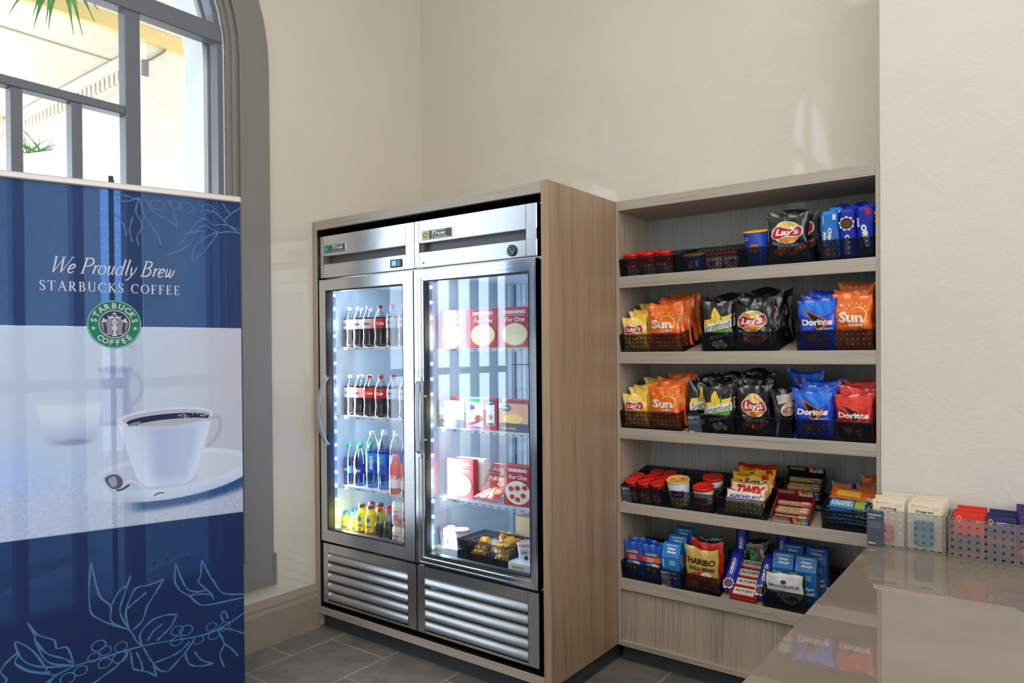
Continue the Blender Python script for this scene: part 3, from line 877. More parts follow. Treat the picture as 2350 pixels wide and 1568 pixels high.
def italic_line(x0, y0, xh):
    """slanted thick-and-thin lower case: We Proudly Brew"""
    out = []; x = x0; S = .30; K = xh * .17; k2 = xh * .07
    q = lambda a, b: (x + (a + b * S) * xh, y0 + b * xh)
    def ln(pts, w=None, sm=True):
        p = [q(*t) for t in pts]; p = spline(p, 5) if sm and len(p) > 2 else p
        out.extend(LN(p, w if w else (lambda t: k2 + (K - k2) * (.35 + .65 * math.sin(PI * t)))))
    def stem(a, b0=0.0, b1=1.0): ln([(a, b1), (a, b0)], K); ln([(a - .16, b1 - .1), (a, b1)], k2); 
    def foot(a): ln([(a, .12), (a + .06, 0), (a + .2, .1)], k2)
    def bowl(cx, w=.34): ln([(cx + w * math.cos(R(a)), .5 + .5 * math.sin(R(a))) for a in range(60, 421, 30)], lambda t: k2 + (K - k2) * abs(math.sin(PI * (t * 2 - .35))) ** 1.5)
    for c in 'We Proudly Brew':
        if c == 'W': ln([(.1, 1.75), (.28, 0)], K, 0); ln([(.28, 0), (.9, 1.75)], k2, 0); ln([(.8, 1.75), (1.0, 0)], K, 0); ln([(1.0, 0), (1.65, 1.75)], k2, 0); ln([(-.1, 1.75), (.3, 1.75)], k2, 0); ln([(.62, 1.75), (.98, 1.75)], k2, 0); ln([(1.45, 1.75), (1.8, 1.75)], k2, 0); wd = 1.55
        elif c == 'e': ln([(.08, .42), (.4, .52), (.58, .76), (.44, .99), (.2, .85), (.06, .45), (.18, .05), (.4, .02), (.6, .2)]); wd = .74
        elif c == 'P': ln([(.2, 1.75), (.2, 0)], K, 0); ln([(0, 0), (.42, 0)], k2, 0); ln([(0, 1.75), (.3, 1.75), (.75, 1.7), (.95, 1.3), (.7, .92), (.22, .85)]); wd = 1.05
        elif c == 'B': ln([(.2, 1.75), (.2, 0)], K, 0); ln([(0, 1.75), (.3, 1.75), (.7, 1.7), (.82, 1.35), (.6, 1.0), (.22, .95)]); ln([(.3, .95), (.75, .9), (.95, .5), (.7, .06), (.2, 0), (0, 0)]); wd = 1.15
        elif c == 'r': stem(.2); ln([(.2, .55), (.4, .9), (.6, 1.0), (.66, .9)], k2 * 1.3); wd = .62
        elif c == 'o': bowl(.36, .32); wd = .82
        elif c == 'u': stem(.16, .2); ln([(.16, .3), (.2, .03), (.42, .08), (.6, .5)], k2 * 1.3); ln([(.6, 1), (.6, .15)], K, 0); foot(.6); wd = .92
        elif c == 'd': bowl(.34, .3); ln([(.62, 1.85), (.62, .15)], K, 0); foot(.62); ln([(.5, 1.78), (.62, 1.85)], k2, 0); wd = .92
        elif c == 'l': ln([(.16, 1.85), (.16, .15)], K, 0); foot(.16); ln([(.04, 1.78), (.16, 1.85)], k2, 0); wd = .44
        elif c == 'y': ln([(.1, 1), (.22, .3), (.3, .05)], K * .9); ln([(.62, 1.0), (.55, .5), (.3, -.1), (.05, -.5), (-.15, -.5)], k2 * 1.5); wd = .72
        elif c == 'w': ln([(.1, 1), (.14, .3), (.22, .03), (.4, .3), (.5, .9)], K * .8); ln([(.5, 1), (.52, .3), (.6, .03), (.82, .3), (.9, .95)], K * .8); wd = 1.0
        else: wd = .55
        x += wd * xh
    return out, x - x0


m = MB()
T0, wd = italic_line(0, 0, 1.0)
kx = .375 / wd
L1 = [(tuple((p[0] * kx - .187, p[1] * kx * 1.0 + 1.7205) for p in t)) for t in T0]
T0, wd = serif_caps('STARBUCKS COFFEE', 0, 0, 1.0, .19)
kx = .434 / wd
L2 = [(tuple((p[0] * kx - .217, p[1] * kx * 1.02 + 1.659) for p in t)) for t in T0]
art(m, [(L1, PW), (L2, PW)], bf, .05, .00002, .0022)
m.build('banner_lettering', ban)
# round emblem
m = MB(); cx, cy, RR = 0, 1.549, .0835; NV = cl((44, 58, 104)); IW = cl((236, 232, 244)); MI = cl((150, 226, 210))
S_ = [(EL(cx, cy, RR, RR, n=48), GRN), (EL(cx, cy, RR * .985, RR * .985, n=48, r0=.965), MI), (EL(cx, cy, RR * .585, RR * .585, n=40), IW), (EL(cx, cy, RR * .55, RR * .55, n=40), NV)]
S_ += [(tx_arc('STARBUCKS', cx, cy, RR * .765, 90, 176, RR * .24), IW), (tx_arc('COFFEE', cx, cy, RR * .765, 270, 104, RR * .24, True), IW)]
S_ += [(star(cx - RR * .765, cy - RR * .17, RR * .1), IW), (star(cx + RR * .765, cy - RR * .17, RR * .1), IW)]
e = lambda *p: [(cx + a * RR, cy + b * RR) for a, b in p]
S_ += [(star(cx, cy + RR * .43, RR * .095), IW), (PO(*e((-.22, .20), (-.25, .36), (-.15, .30), (-.09, .38), (0, .28), (.09, .38), (.15, .30), (.25, .36), (.22, .20), (0, .25))), IW),
       (EL(cx, cy + RR * .08, RR * .105, RR * .15), IW)]
for sg in (-1, 1):
    for k in range(4):
        b0 = .12 + k * .05
        S_.append((LN(spline(e(*[(sg * (b0 + .02 * math.sin(j * 1.4)), .2 - j * .13) for j in range(6)]), 4), RR * .024), IW))
    S_.append((PO(*e((sg * .5, .05), (sg * .40, .28), (sg * .36, .2), (sg * .25, .19), (sg * .33, .08))), IW))
    for k in range(7):
        yb = .02 - k * .07
        S_.append((LN(e((sg * (.52 - .012 * k * k * .5), yb), (sg * (.38 + .0 * k), yb - .035)), RR * .026), IW))
    S_.append((EL(cx + sg * RR * .045, cy + RR * .11, RR * .022, RR * .01, n=8), NV))
S_ += [(PO(*e((-.06, -.03), (.06, -.03), (.1, -.15), (.05, -.3), (.1, -.5), (-.1, -.5), (-.05, -.3), (-.1, -.15))), IW), (EL(cx, cy + RR * .02, RR * .03, RR * .012, n=8), NV), (LN(e((0, .12), (-.008, .06), (.012, .055)), RR * .01), NV)]
S_ += [(EL(.052, 1.472, .0065, .0065, n=14, r0=.82), SH2), (TX('R', .052, 1.472, .006, .007), SH2)]
art(m, S_, bf, .05, .00003, .0022)
m.build('banner_emblem', ban)
ALU = P('satin_aluminium', (206, 198, 194), .35, .3)
m = MB(); m.bbox(-HB - .003, -.012, 2.018, HB + .003, .012, 2.041, ALU, .004); m.build('top_rail', ban)
m = MB(); m.tube([(-.003, .03, .06), (-.003, .03, 2.07)], .0085, P('pole_grey', (70, 72, 80), .4, .5), 10); m.box(-.012, .012, 2.03, .006, .03, 2.055, DARK); m.build('support_pole', ban)
m = MB(); m.bbox(-HB - .01, -.05, 0, HB + .01, .06, .07, ALU, .01); m.build('base_cassette', ban)

# ================================================================ REFRIGERATOR CABINET
H, CW, CD = 2.133, 1.493, .80
cab = thing('refrigerator_cabinet', 'tall grey-brown wood laminate surround enclosing two steel refrigerators', 'cabinet', (0, 0, 0))
m = MB(); m.bbox(.003, 0, .08, .036, CD, H, W_V, .001); m.build('side_panel', cab)
m = MB(); m.bbox(CW - .036, 0, .08, CW, CD, H, wood('laminate_side_brown', (168, 140, 115), 2), .001); m.build('side_panel', cab)
m = MB(); m.bbox(.036, 0, H - .048, CW - .036, CD, H, W_H, .001); m.build('top_panel', cab)
m = MB(); m.bbox(.036, 0, .08, CW - .036, CD, .117, W_H, .001); m.build('bottom_panel', cab)
m = MB(); m.box(.036, CD - .012, .117, CW - .036, CD, H - .048, DARK); m.build('back_panel', cab)
m = MB(); m.box(.0362, .004, .118, .0385, CD - .013, H - .049, DARK); m.box(CW - .0385, .004, .118, CW - .0362, CD - .013, H - .049, DARK); m.box(.0386, .004, H - .051, CW - .0386, CD - .013, H - .0485, DARK); m.box(.0386, .004, .1172, CW - .0386, CD - .013, .1185, DARK); m.build('gap_shade_panels', cab)  # added black sheets painting the shade in the gaps around the refrigerators
m = MB(); m.box(.025, .039, 0, CW - .02, CD, .08, TOE); m.build('toe_kick', cab)

# ================================================================ REFRIGERATORS
def fridge(x0, wd, label, freezer):
    """steel reach-in unit; local x from 0 to wd, front at y = 0"""
    t = thing('glass_door_refrigerator' if not freezer else 'glass_door_freezer', label, 'refrigerator' if not freezer else 'freezer', (x0, .02, .1187))
    Z = lambda z: z - .117
    D = .74
    m = MB()   # outer shell: sides, top, back, floor, plus fine front edge
    m.box(0, .03, Z(.15), .012, D, Z(2.055), STEEL); m.box(wd - .012, .03, Z(.15), wd, D, Z(2.055), STEEL)
    m.box(.012, .03, Z(1.83), wd - .012, D, Z(2.055), STEEL); m.box(.012, D - .02, Z(.15), wd - .012, D, Z(1.83), STEEL)
    m.box(.012, .06, Z(.15), wd - .012, D - .02, Z(.40), DARK)
    for x in (.03, wd - .07):
        for y in (.08, D - .1): m.box(x, y, 0, x + .04, y + .04, Z(.15), DARK)
    m.box(.012, .03, Z(.44), wd - .012, .0445, Z(.475), DARK)  # added dark strip, blocks LED light leaking between door and grille
    m.build('cabinet_shell', t)
    m = MB()   # liner
    lz0, lz1 = Z(.455), Z(1.80)
    m.box(.02, .045, lz0 - .02, wd - .02, D - .04, lz0, LINER); m.box(.02, .045, lz1, wd - .02, D - .04, lz1 + .01, LINER)
    m.box(.014, .045, lz0, .022, D - .04, lz1, LINER); m.box(wd - .022, .045, lz0, wd - .014, D - .04, lz1, LINER)
    m.box(.02, D - .06, lz0, wd - .02, D - .04, lz1, LINER)
    for x in (.06, wd - .06):     # shelf pilasters on the back
        m.box(x - .008, D - .066, lz0, x + .008, D - .06, lz1, STEEL2)
    if freezer:
        for k in range(16):
            xx = .08 + k * (wd - .16) / 15
            m.box(xx - .0015, D - .075, lz0 + .3, xx + .0015, D - .066, lz1, DARK if k % 3 == 0 else WIRE)
        for zz in (1.02, 1.37): m.box(.06, D - .078, Z(zz), wd - .06, D - .072, Z(zz) + .005, DARK)
    else: m.box(.13, D - .064, Z(1.70), .24, D - .0595, Z(1.755), P('notice_grey', (120, 140, 156), .5))
    m.build('interior_liner', t)
    # header panel with recessed grip slot
    m = MB(); zt, zb = Z(2.052), Z(1.832)
    a0, a1 = .03, wd - .055
    s0, s1 = Z(1.905), Z(1.945)
    sl = 0.002
    m.bbox(0, -.005, s1, wd, .03, zt, STEEL, .003); m.bbox(0, -.005, zb, wd, .03, s0, STEEL, .003)
    m.box(0, -.005, s0 - sl, a0, .03, s1 + sl, STEEL); m.box(a1, -.005, s0 - sl, wd, .03, s1 + sl, STEEL)
    m.box(a0, .028, s0, a1, .03, s1, P('slot_grey', (104, 106, 110), .5, .3)); m.box(a0, .004, s0, a0 + .02, .029, s1, P('slot_grey', (104, 106, 110), .5, .3))
    m.box(a0 + .0, -.0058, zb, a0 + .0012, -.005, zt, DARK); m.box(a1, -.0058, zb, a1 + .0012, -.005, zt, DARK)
    m.build('header_panel', t)
    # maker's badge
    m = MB(); bz = Z(1.975); b0 = .045 if not freezer else .05; bw = .165 if not freezer else .19
    bc = P('badge_green', (30, 92, 92), .3) if not freezer else P('badge_dark', (46, 58, 60), .3)
    bc2 = P('badge_teal', (36, 128, 120), .3) if not freezer else P('badge_olive', (214, 210, 130), .4)
    m.bbox(b0, -.010, bz - .018, b0 + bw, -.005, bz + .026, STEEL2, .002)
    m.box(b0 + .003, -.0108, bz - .015, b0 + bw - .003, -.0098, bz + .023, bc)
    m.box(b0 + .004, -.0112, bz - .014, b0 + .05, -.0106, bz + .022, bc2)
    f2 = lambda u, v, off: (u, -.0112 - off, v)
    L = [(TX('True', b0 + .105, bz + .008, .085, .018, shear=.3, bold=.03), WHITE), (LN([(b0 + .07, bz + .019), (b0 + .15, bz + .019)], .002), WHITE)]
    if freezer: L += [(TX('FREEZER', b0 + .115, bz - .009, .09, .009), bc2), (EL(b0 + .027, bz + .004, .014, .012, r0=.7), bc)]
    else: L += [(LN([(b0 + .058, bz - .009), (b0 + .155, bz - .009)], .002), WHITE), (EL(b0 + .02, bz + .004, .009, .009), ink((90, 200, 190)))]
    art(m, L, f2, None, .0002, .0002)
    m.build('maker_badge', t)
    if not freezer:
        m = MB(); m.bbox(wd - .155, -.012, Z(1.847), wd - .078, -.005, Z(1.886), P('display_bezel', (26, 32, 60), .25), .003)
        m.box(wd - .14, -.0128, Z(1.855), wd - .112, -.0118, Z(1.879), P('display_lit', (40, 150, 240), .3, emis=(40, 160, 255), es=1.6))
        art(m, [(TX('36', wd - .126, Z(1.867), .016, .014), ink((220, 245, 255))), (LN([(wd - .104, Z(1.872)), (wd - .09, Z(1.872))], .002), WHITE), (EL(wd - .094, Z(1.860), .005, .004, r0=.6), WHITE)], lambda u, v, o: (u, -.0126 - o, v), None, .0002, .0004)
        m.build('temperature_display', t)
    else:
        m = MB(); th = []
        cxx, czz = wd - .125, Z(1.864)
        vs = MB()
        prof = [(.024, 0), (.024, .006), (.02, .008), (.018, .006), (0, .006)]
        q = MB(); q.lathe(prof, DARK, 24)
        m.add([(cxx + v[0], -.005 - v[2], czz + v[1]) for v in q.v], q.f, DARK)
        G2 = ink((150, 176, 200))
        art(m, [(EL(cxx, czz, .0185, .0185, r0=.88), G2), (LN([(cxx - .012, czz - .006), (cxx + .004, czz + .004)], .0015), WHITE), (LN([(cxx + .006, czz + .010), (cxx + .009, czz + .004), (cxx + .010, czz - .004)], .0015), G2), (EL(cxx + .004, czz - .007, .005, .004, n=8), G2), (EL(cxx - .006, czz + .008, .004, .003, n=8), G2)], lambda u, v, o: (u, -.0112 - o, v), None, .0002, .0003)
        m.build('round_thermometer', t)
    # lock and hinge bits
    m = MB()
    for xx in (.055,):
        q = MB(); q.lathe([(.006, 0), (.006, .004), (.003, .005), (0, .005)], STEEL2, 12); m.add([(xx + v[0], -.005 - v[2], Z(1.855) + v[1]) for v in q.v], q.f, STEEL2)
    m.build('door_lock', t)
    # door
    dr = MB(); z0, z1 = Z(.462), Z(1.822)
    fl, fr, ft, fb = (.052, .068, .055, .06) if not freezer else (.06, .035, .05, .045)
    o_ = [(.002, z0), (wd - .002, z0), (wd - .002, z1), (.002, z1)]
    i_ = [(fl, z0 + fb), (wd - fr, z0 + fb), (wd - fr, z1 - ft), (fl, z1 - ft)]
    SM = STEEL if not freezer else STEEL2
    dr.prism(o_, -.012, .026, lambda a, b, d: (a, d, b), SM, holes=[i_])
    if freezer:     # raised bead and stepped inner frame
        for off, dd in ((.012, -.018), (.034, -.015)):
            oo = [(fl - off - .006 + .0, z0 + fb - off - .006), (wd - fr + off * .4 + .006, z0 + fb - off - .006), (wd - fr + off * .4 + .006, z1 - ft + off + .006), (fl - off - .006, z1 - ft + off + .006)]
            ii = [(a + (.005 if a < wd / 2 else -.005), b + (.005 if b < 0.9 else -.005)) for a, b in oo]
            dr.prism(oo, dd, -.011, lambda a, b, d: (a, d, b), STEEL2, holes=[ii])
    door = dr.build('door', t)
    g = MB(); g.prism(i_, -.010, .022, lambda a, b, d: (a, d, b), GASK, holes=[[(a + (.007 if a < wd / 2 else -.007), b + (.007 if b < .9 else -.007)) for a, b in i_]])
    g.build('gasket', door)
    g = MB(); g.box(fl + .002, 0.0, z0 + fb + .002, wd - fr - .002, .004, z1 - ft - .002, GLASS if not freezer else GLASS2); g.build('glass_pane', door)
    # bowed handle
    g = MB(); hx = .048 if not freezer else .035; za, zc = Z(.965), Z(1.318); n = 16; vs = []; fs = []
    for i in range(n + 1):
        tt = i / n; z = za + (zc - za) * tt; yy = -.012 - (.022 * min(1, 6 * math.sin(PI * tt)) if freezer else .052 * math.sin(PI * tt) ** .8); tk = .005 + .008 * (1 - math.sin(PI * tt) ** .5)
        ww = .013 - .004 * math.sin(PI * tt)
        vs += [(hx - ww, yy, z), (hx + ww, yy, z), (hx + ww, yy + tk + .003, z), (hx - ww, yy + tk + .003, z)]
    for i in range(n):
        for k in range(4):
            j = (k + 1) % 4; fs.append((4 * i + k, 4 * i + j, 4 * i + 4 + j, 4 * i + 4 + k))
    fs += [(3, 2, 1, 0), (4 * n, 4 * n + 1, 4 * n + 2, 4 * n + 3)]
    g.add(vs, fs, P('handle_metal', (176, 182, 190), .35, .4)); g.bbox(hx - .012, -.02, za - .014, hx + .012, -.011, za + .012, STEEL2, .003); g.bbox(hx - .012, -.02, zc - .012, hx + .012, -.011, zc + .014, STEEL2, .003)
    if freezer:
        for zz in (1.035, 1.236): g.box(.056, -.016, Z(zz), .078, -.012, Z(zz) + .008, P('brass_screw', (190, 160, 80), .3, .8))
    g.build('door_handle', door)
    # louvred grille
    g = MB(); z0, z1 = Z(.138), Z(.448); gl, gr = .048, wd - .058
    g.prism([(.002, z0), (wd - .002, z0), (wd - .002, z1), (.002, z1)], -.006, .016, lambda a, b, d: (a, d, b), STEEL, holes=[[(gl, z0 + .012), (gr, z0 + .012), (gr, z1 - .045), (gl, z1 - .045)]])
    g.box(gl, .03, z0, gr, .034, z1, DARK)
    ns = 5; hh = (z1 - .045 - z0 - .012) / ns
    for k in range(ns):
        zb_ = z0 + .012 + k * hh; vs = []; fs = []; q = 7
        for xx in (gl, gr):
            for i in range(q + 1):
                a = PI * .5 * i / q
                vs.append((xx, .026 - .034 * math.sin(a) * (1 if i < q else 1), zb_ + hh * .98 - hh * .86 * (1 - math.cos(a)) ))
            vs.append((xx, .004, zb_ + hh * .10))
        for i in range(q + 1): fs.append((i, i + 1, q + 3 + i, q + 2 + i))
        g.add(vs, fs, P('louvre_steel', (196, 198, 200), .34, .9), True)
    g.box(gl - .001, -.0068, z0, gl, -.006, z1, DARK); g.box(gr, -.0068, z0, gr + .001, -.006, z1, DARK)
    g.build('louvred_grille', t)
    # led strip inside the left door jamb
    g = MB(); lx = .045; g.box(lx - .016, .032, Z(.50), lx + .012, .05, Z(1.79), P('led_channel', (120, 160, 190), .3, .5))
    LEDM = P('led_glow', (235, 248, 255), .3, emis=(215, 238, 255), es=26)
    z = .53
    while z < 1.76:
        q = MB(); q.lathe([(0, -.006), (.0055, -.003), (.0055, .003), (0, .006)], LEDM, 8, caps=False); g.add([(lx + .014 + v[0] * .8, .044 + v[1], Z(z) + v[2] * 1.3) for v in q.v], q.f, LEDM)
        z += .0715
    g.build('led_strip', t)
    # wire shelves
    sz = (1.474, 1.112, .742) if not freezer else (1.46, 1.088, .762)
    for zz in sz:
        g = MB(); z = Z(zz); y0, y1 = .085, D - .07
        n = 30
        for k in range(n + 1):
            xx = .035 + (wd - .07) * k / n
            g.box(xx - .0013, y0, z - .004, xx + .0013, y1, z - .0013, WIRE)
        for yy in (y0, y0 + .2, y0 + .4, y1): g.box(.03, yy - .002, z - .009, wd - .03, yy + .003, z - .004, WIRE)
        g.box(.03, y0 - .004, z - .016, wd - .03, y0 - .001, z - .001, P('price_rail', (206, 216, 224), .35))
        for k in range(14 if freezer else 6):
            xx = .07 + k * (wd - .14) / (13 if freezer else 5); g.box(xx, y0 - .0048, z - .012, xx + .018, y0 - .004, z - .007, P('rail_slot', (110, 126, 140), .4))
        g.build('wire_shelf', t)
    o = light('cooler_led' if not freezer else 'freezer_led', 'AREA', (x0 + .075, .115, 1.15), 15 if freezer else 17, (.70, .87, 1), (R(90), 0, R(-62)), shape='RECTANGLE', size=.04, size_y=1.25)
    return t


fr1 = fridge(.040, .688, 'left steel glass-door refrigerator holding soft drink and water bottles', False)
fr2 = fridge(.732, .694, 'right steel glass-door freezer holding pizza boxes and ice cream', True)

# ================================================================ SNACK SHELF UNIT
D0 = .555; XL, XR = 1.508, 2.582; YB = .885
TILT = R(12)
un = thing('snack_shelf_unit', 'built-in wood laminate shelf unit with five tilted shelves of snacks', 'shelf unit', (1.495, D0, 0))
ux = lambda x: x - 1.495
uy = lambda y: y - D0
m = MB(); m.bbox(ux(1.495), 0, .08, ux(XL), uy(YB), H - .045, W_V, .0008); m.build('side_panel', un)
m = MB(); m.bbox(ux(XR), 0, .08, ux(2.597), uy(YB), H, W_V, .0008); m.build('side_panel', un)
m = MB(); m.bbox(ux(1.495), 0, H - .045, ux(XR), uy(YB), H, W_H, .001); m.build('top_panel', un)
m = MB(); m.box(ux(XL), uy(YB), .08, ux(XR), uy(YB) + .012, H - .045, wood('laminate_back', (172, 178, 172), 2)); m.build('back_panel', un)
ZT = {1: (1.785, 1.732), 2: (1.438, 1.384), 3: (1.088, 1.038), 4: (.744, .697), 5: (.391, .341)}
for k, (zt, zb) in ZT.items():
    m = MB(); m.bbox(ux(XL), 0, zb, ux(XR), .018, zt, W_H, .0015)
    c, s = math.cos(TILT), math.sin(TILT)
    def tp(x, d, h): return (ux(x), .018 + d * c - h * s, zt - .006 + d * s + h * c)
    vs = [tp(x, d, h) for h in (-.018, 0) for d in (0, .318) for x in (XL, XR)]
    m.add(vs, [(0, 2, 3, 1), (4, 5, 7, 6), (0, 1, 5, 4), (2, 6, 7, 3), (0, 4, 6, 2), (1, 3, 7, 5)], W_H)
    m.build('shelf', un)
m = MB(); m.box(ux(XL), .016, .102, ux(XR), .03, .345, W_V); m.build('lower_front_panel', un)
m = MB(); m.bbox(ux(XL), -.002, .08, ux(XR), uy(YB), .102, W_H, .001); m.build('bottom_rail', un)
m = MB(); m.box(ux(1.50), .04, 0, ux(2.59), .06, .08, TOE); m.build('toe_kick', un)

# ================================================================ COUNTER
def quartz():
    m_, nt, b = newmat('quartz_top')
    tc = node(nt, 'ShaderNodeTexCoord'); v = node(nt, 'ShaderNodeTexVoronoi', i_Scale=170.0); n = node(nt, 'ShaderNodeTexNoise', i_Scale=4.0, i_Detail=2.0)
    cr = node(nt, 'ShaderNodeValToRGB'); e = cr.color_ramp.elements
    e[0].position = .3; e[0].color = (*lin((126, 115, 105)), 1); e[1].position = .75; e[1].color = (*lin((136, 125, 114)), 1)
    for q in (v, n): nt.links.new(tc.outputs['Object'], q.inputs['Vector'])
    nt.links.new(n.outputs['Fac'], cr.inputs[0])
    lt = node(nt, 'ShaderNodeMath', operation='LESS_THAN'); lt.inputs[1].default_value = .09
    nt.links.new(v.outputs['Distance'], lt.inputs[0])
    mu = node(nt, 'ShaderNodeMath', operation='MULTIPLY'); mu.inputs[1].default_value = .22; nt.links.new(lt.outputs[0], mu.inputs[0])
    mx = node(nt, 'ShaderNodeMix', data_type='RGBA'); nt.links.new(mu.outputs[0], mx.inputs[0]); nt.links.new(cr.outputs[0], mx.inputs[6]); mx.inputs[7].default_value = (*lin((190, 180, 168)), 1)
    nt.links.new(mx.outputs[2], b.inputs['Base Color']); b.inputs['Roughness'].default_value = .02; b.inputs['IOR'].default_value = 1.75
    return m_


ct = thing('service_counter', 'polished taupe stone counter in the foreground at the right', 'counter', (2.578, -1.6, 0))
m = MB(); m.bbox(0, 0, .706, 2.2, 2.154, .744, quartz(), .003); m.build('counter_top', ct)
m = MB(); m.box(.04, .04, .1, 2.16, 2.14, .706, W_V); m.box(.09, .09, 0, 2.1, 2.1, .1, TOE); m.build('counter_base', ct)

# ================================================================ PACKAGES
def frame_on(k, x, d, h=.0045, yaw=0.0, lean=0.0, roll=0.0):
    """a matrix standing on shelf k: x across, d metres back from the lip, h above the tilted board"""
    return (Matrix.Translation((x, .573, ZT[k][0] - .006)) @ Matrix.Rotation(TILT, 4, 'X') @ Matrix.Translation((0, d, h))
            @ Matrix.Rotation(R(yaw), 4, 'Z') @ Matrix.Rotation(R(lean), 4, 'X') @ Matrix.Rotation(R(roll), 4, 'Y'))


def SCL(T, sx, sy, ox=0, oy=0): return [tuple((p[0] * sx + ox, p[1] * sy + oy) for p in t) for t in T]


def bag_fn(w, h, t, seed, crush=1.0, taper=.10):
    def surf(u, v, side):
        v = max(0.0, min(1.0, v))
        pil = max(0, 1 - abs(u) ** 3) ** .7 * max(0, math.sin(PI * min(1, max(0, v)))) ** .5
        th = t / 2 * pil + .0008
        wr = noise.noise(Vector((u * 2.6 + seed, v * 4.2, side * 3 + seed))) * .007 + noise.noise(Vector((u * 7 + seed, v * 9, side * 5))) * .0028
        fold = math.sin(u * 11 + seed * 2) * .004 * math.exp(-((1 - v) / .16)) + math.sin(u * 9 + seed) * .003 * math.exp(-(v / .1))
        fold += abs(math.sin((u * 2.2 + v * 3.1 + seed) * 3)) * .0035 * math.exp(-((v - .84) / .1) ** 2) * pil
        th += (wr * pil + abs(fold) * pil) * crush
        bend = .006 * math.sin(u * 3.2 + seed) * v ** 3 * crush + .0035 * math.sin(u * 8 + seed * 3) * max(0, v - .8) * 5
        x = u * w / 2 * (1 - taper * math.sin(PI * v) ** .8) + .002 * math.sin(v * 14 + seed)
        z = v * h + .005 * math.sin(u * 2.4 + seed) * v ** 4 * crush + .007 * abs(u) ** 3 * v ** 5
        return x, bend + side * th, z
    return surf


def bag_mesh(name, body, layers, w, h, t, seed, crush=1.0, back=None, seal=None, parent=None, mat4=None, taper=.1):
    sf = bag_fn(w, h, t, seed, crush, taper); mb = MB(); nu, nv = 22, 26
    mb.grid(nu, nv, lambda a, b: sf(2 * a - 1, b, -1), body)
    mb.grid(nu, nv, lambda a, b: sf(2 * a - 1, b, 1), back or body, flip=True)
    def fn(x, z, off):
        v = z / h; u = x / (w / 2 * (1 - taper * math.sin(PI * min(1, max(0, v))) ** .8)); u = max(-1, min(1, u))
        px, py, pz = sf(u, v, -1); return (px, py - off, pz)
    art(mb, layers, fn, .0075, .0005, .0016)
    if seal:
        art(mb, [(RC(-w / 2 * .99, h * .945, w / 2 * .99, h * .995), seal)], fn, .0075, .0002, .0012)
    return mb.build(name, parent, mat4=mat4)


def S(w, h, dy=0): return lambda T: SCL(T, w / .16, h / .2, 0, dy)


def lays_logo(cx, cy, s):
    """round sun over a red ribbon with slanted white lettering"""
    c = lambda *p: [(cx + a * s, cy + b * s) for a, b in p]
    return [(EL(cx, cy + .02 * s, .60 * s, .56 * s), WHITE), (EL(cx, cy + .02 * s, .56 * s, .52 * s), ink((252, 214, 110))), (EL(cx + .05 * s, cy - .16 * s, .44 * s, .30 * s), ink((246, 152, 36))),
            (PO(*spline(c((-.66, -.18), (-.60, .22), (-.3, .34), (.1, .22), (.5, .32), (.68, .16), (.66, -.16), (.4, -.24), (0, -.2), (-.4, -.32)), 4, True)), WHITE),
            (PO(*spline(c((-.61, -.16), (-.55, .19), (-.3, .29), (.1, .17), (.5, .27), (.63, .13), (.61, -.13), (.4, -.19), (0, -.15), (-.4, -.27)), 4, True)), ink((200, 20, 34))),
            (TX("Lay's", cx + .01 * s, cy + .0 * s, .98 * s, .42 * s, bold=.04, shear=.15), WHITE)]


def A_yellow(w, h):
    k = S(w, h, .01 * h / .2); L = [(k(EL(0, .15, .05, .03)), ink((254, 226, 130))), (k(PO((-.075, .18), (-.055, .185), (-.02, .12), (-.06, .14))), ink((252, 240, 200)))]
    L += [(k(t), m_) for t, m_ in lays_logo(0, .118, .085)[3:]]
    L += [(k(EL(-.03, .05, .028, .02, 20)), ink((244, 190, 90))), (k(EL(.03, .045, .03, .022, -20)), ink((236, 176, 70))), (k(EL(0, .03, .03, .02)), ink((250, 206, 110))), (k(TX('Classic', 0, .078, .05, .01)), ink((120, 30, 20)))]
    return L


def A_sun(w, h):
    k = S(w, h, .01 * h / .2); C_ = ink((255, 214, 96)); L = []
    arc = [(.022 + .034 * math.cos(R(a)), .118 + .030 * math.sin(R(a))) for a in range(-60, 181, 12)]
    L.append((k(LN(arc, lambda t: .002 + .006 * (1 - t))), C_))
    for a in range(20, 165, 22): L.append((k(LN([(.015 + .04 * math.cos(R(a)), .122 + .036 * math.sin(R(a))), (.015 + .053 * math.cos(R(a)), .122 + .049 * math.sin(R(a)))], lambda t: .0045 - .002 * t)), C_))
    L += [(k(TX('Sun', -.004, .112, .098, .040, bold=.05)), ink((255, 236, 214))), (k(TX('CHIPS', .014, .083, .058, .011, bold=.05)), ink((255, 232, 205))),
          (k(star(-.045, .155, .008, .3, 8)), WHITE), (k(RC(-.06, .055, .06, .074)), ink((196, 66, 18))), (k(TX('HARVEST CHEDDAR', 0, .064, .09, .008)), C_),
          (k(EL(-.03, .035, .03, .016, 10)), ink((214, 132, 50))), (k(EL(.03, .03, .032, .016, -14)), ink((200, 112, 36))), (k(EL(0, .02, .03, .014)), ink((224, 150, 64)))]
    return L


def A_black(w, h):
    k = S(w, h, .01 * h / .2); L = [(k(t), m_) for t, m_ in lays_logo(-.002, .112, .086)]
    L += [(k(PO(*spline([(-.055, .078), (-.02, .066), (.04, .062), (.06, .068), (.03, .052), (-.02, .05), (-.05, .062)], 4, True))), ink((150, 154, 158))), (k(TX('BAKED BBQ', 0, .058, .075, .009)), WHITE),
          (k(EL(-.03, .036, .026, .018, 15)), ink((168, 92, 60))), (k(EL(.012, .03, .028, .018, -10)), ink((150, 74, 44))), (k(EL(.042, .044, .022, .014, 30)), ink((184, 108, 60))), (k(EL(-.045, .02, .012, .01)), ink((110, 40, 70)))]
    return L


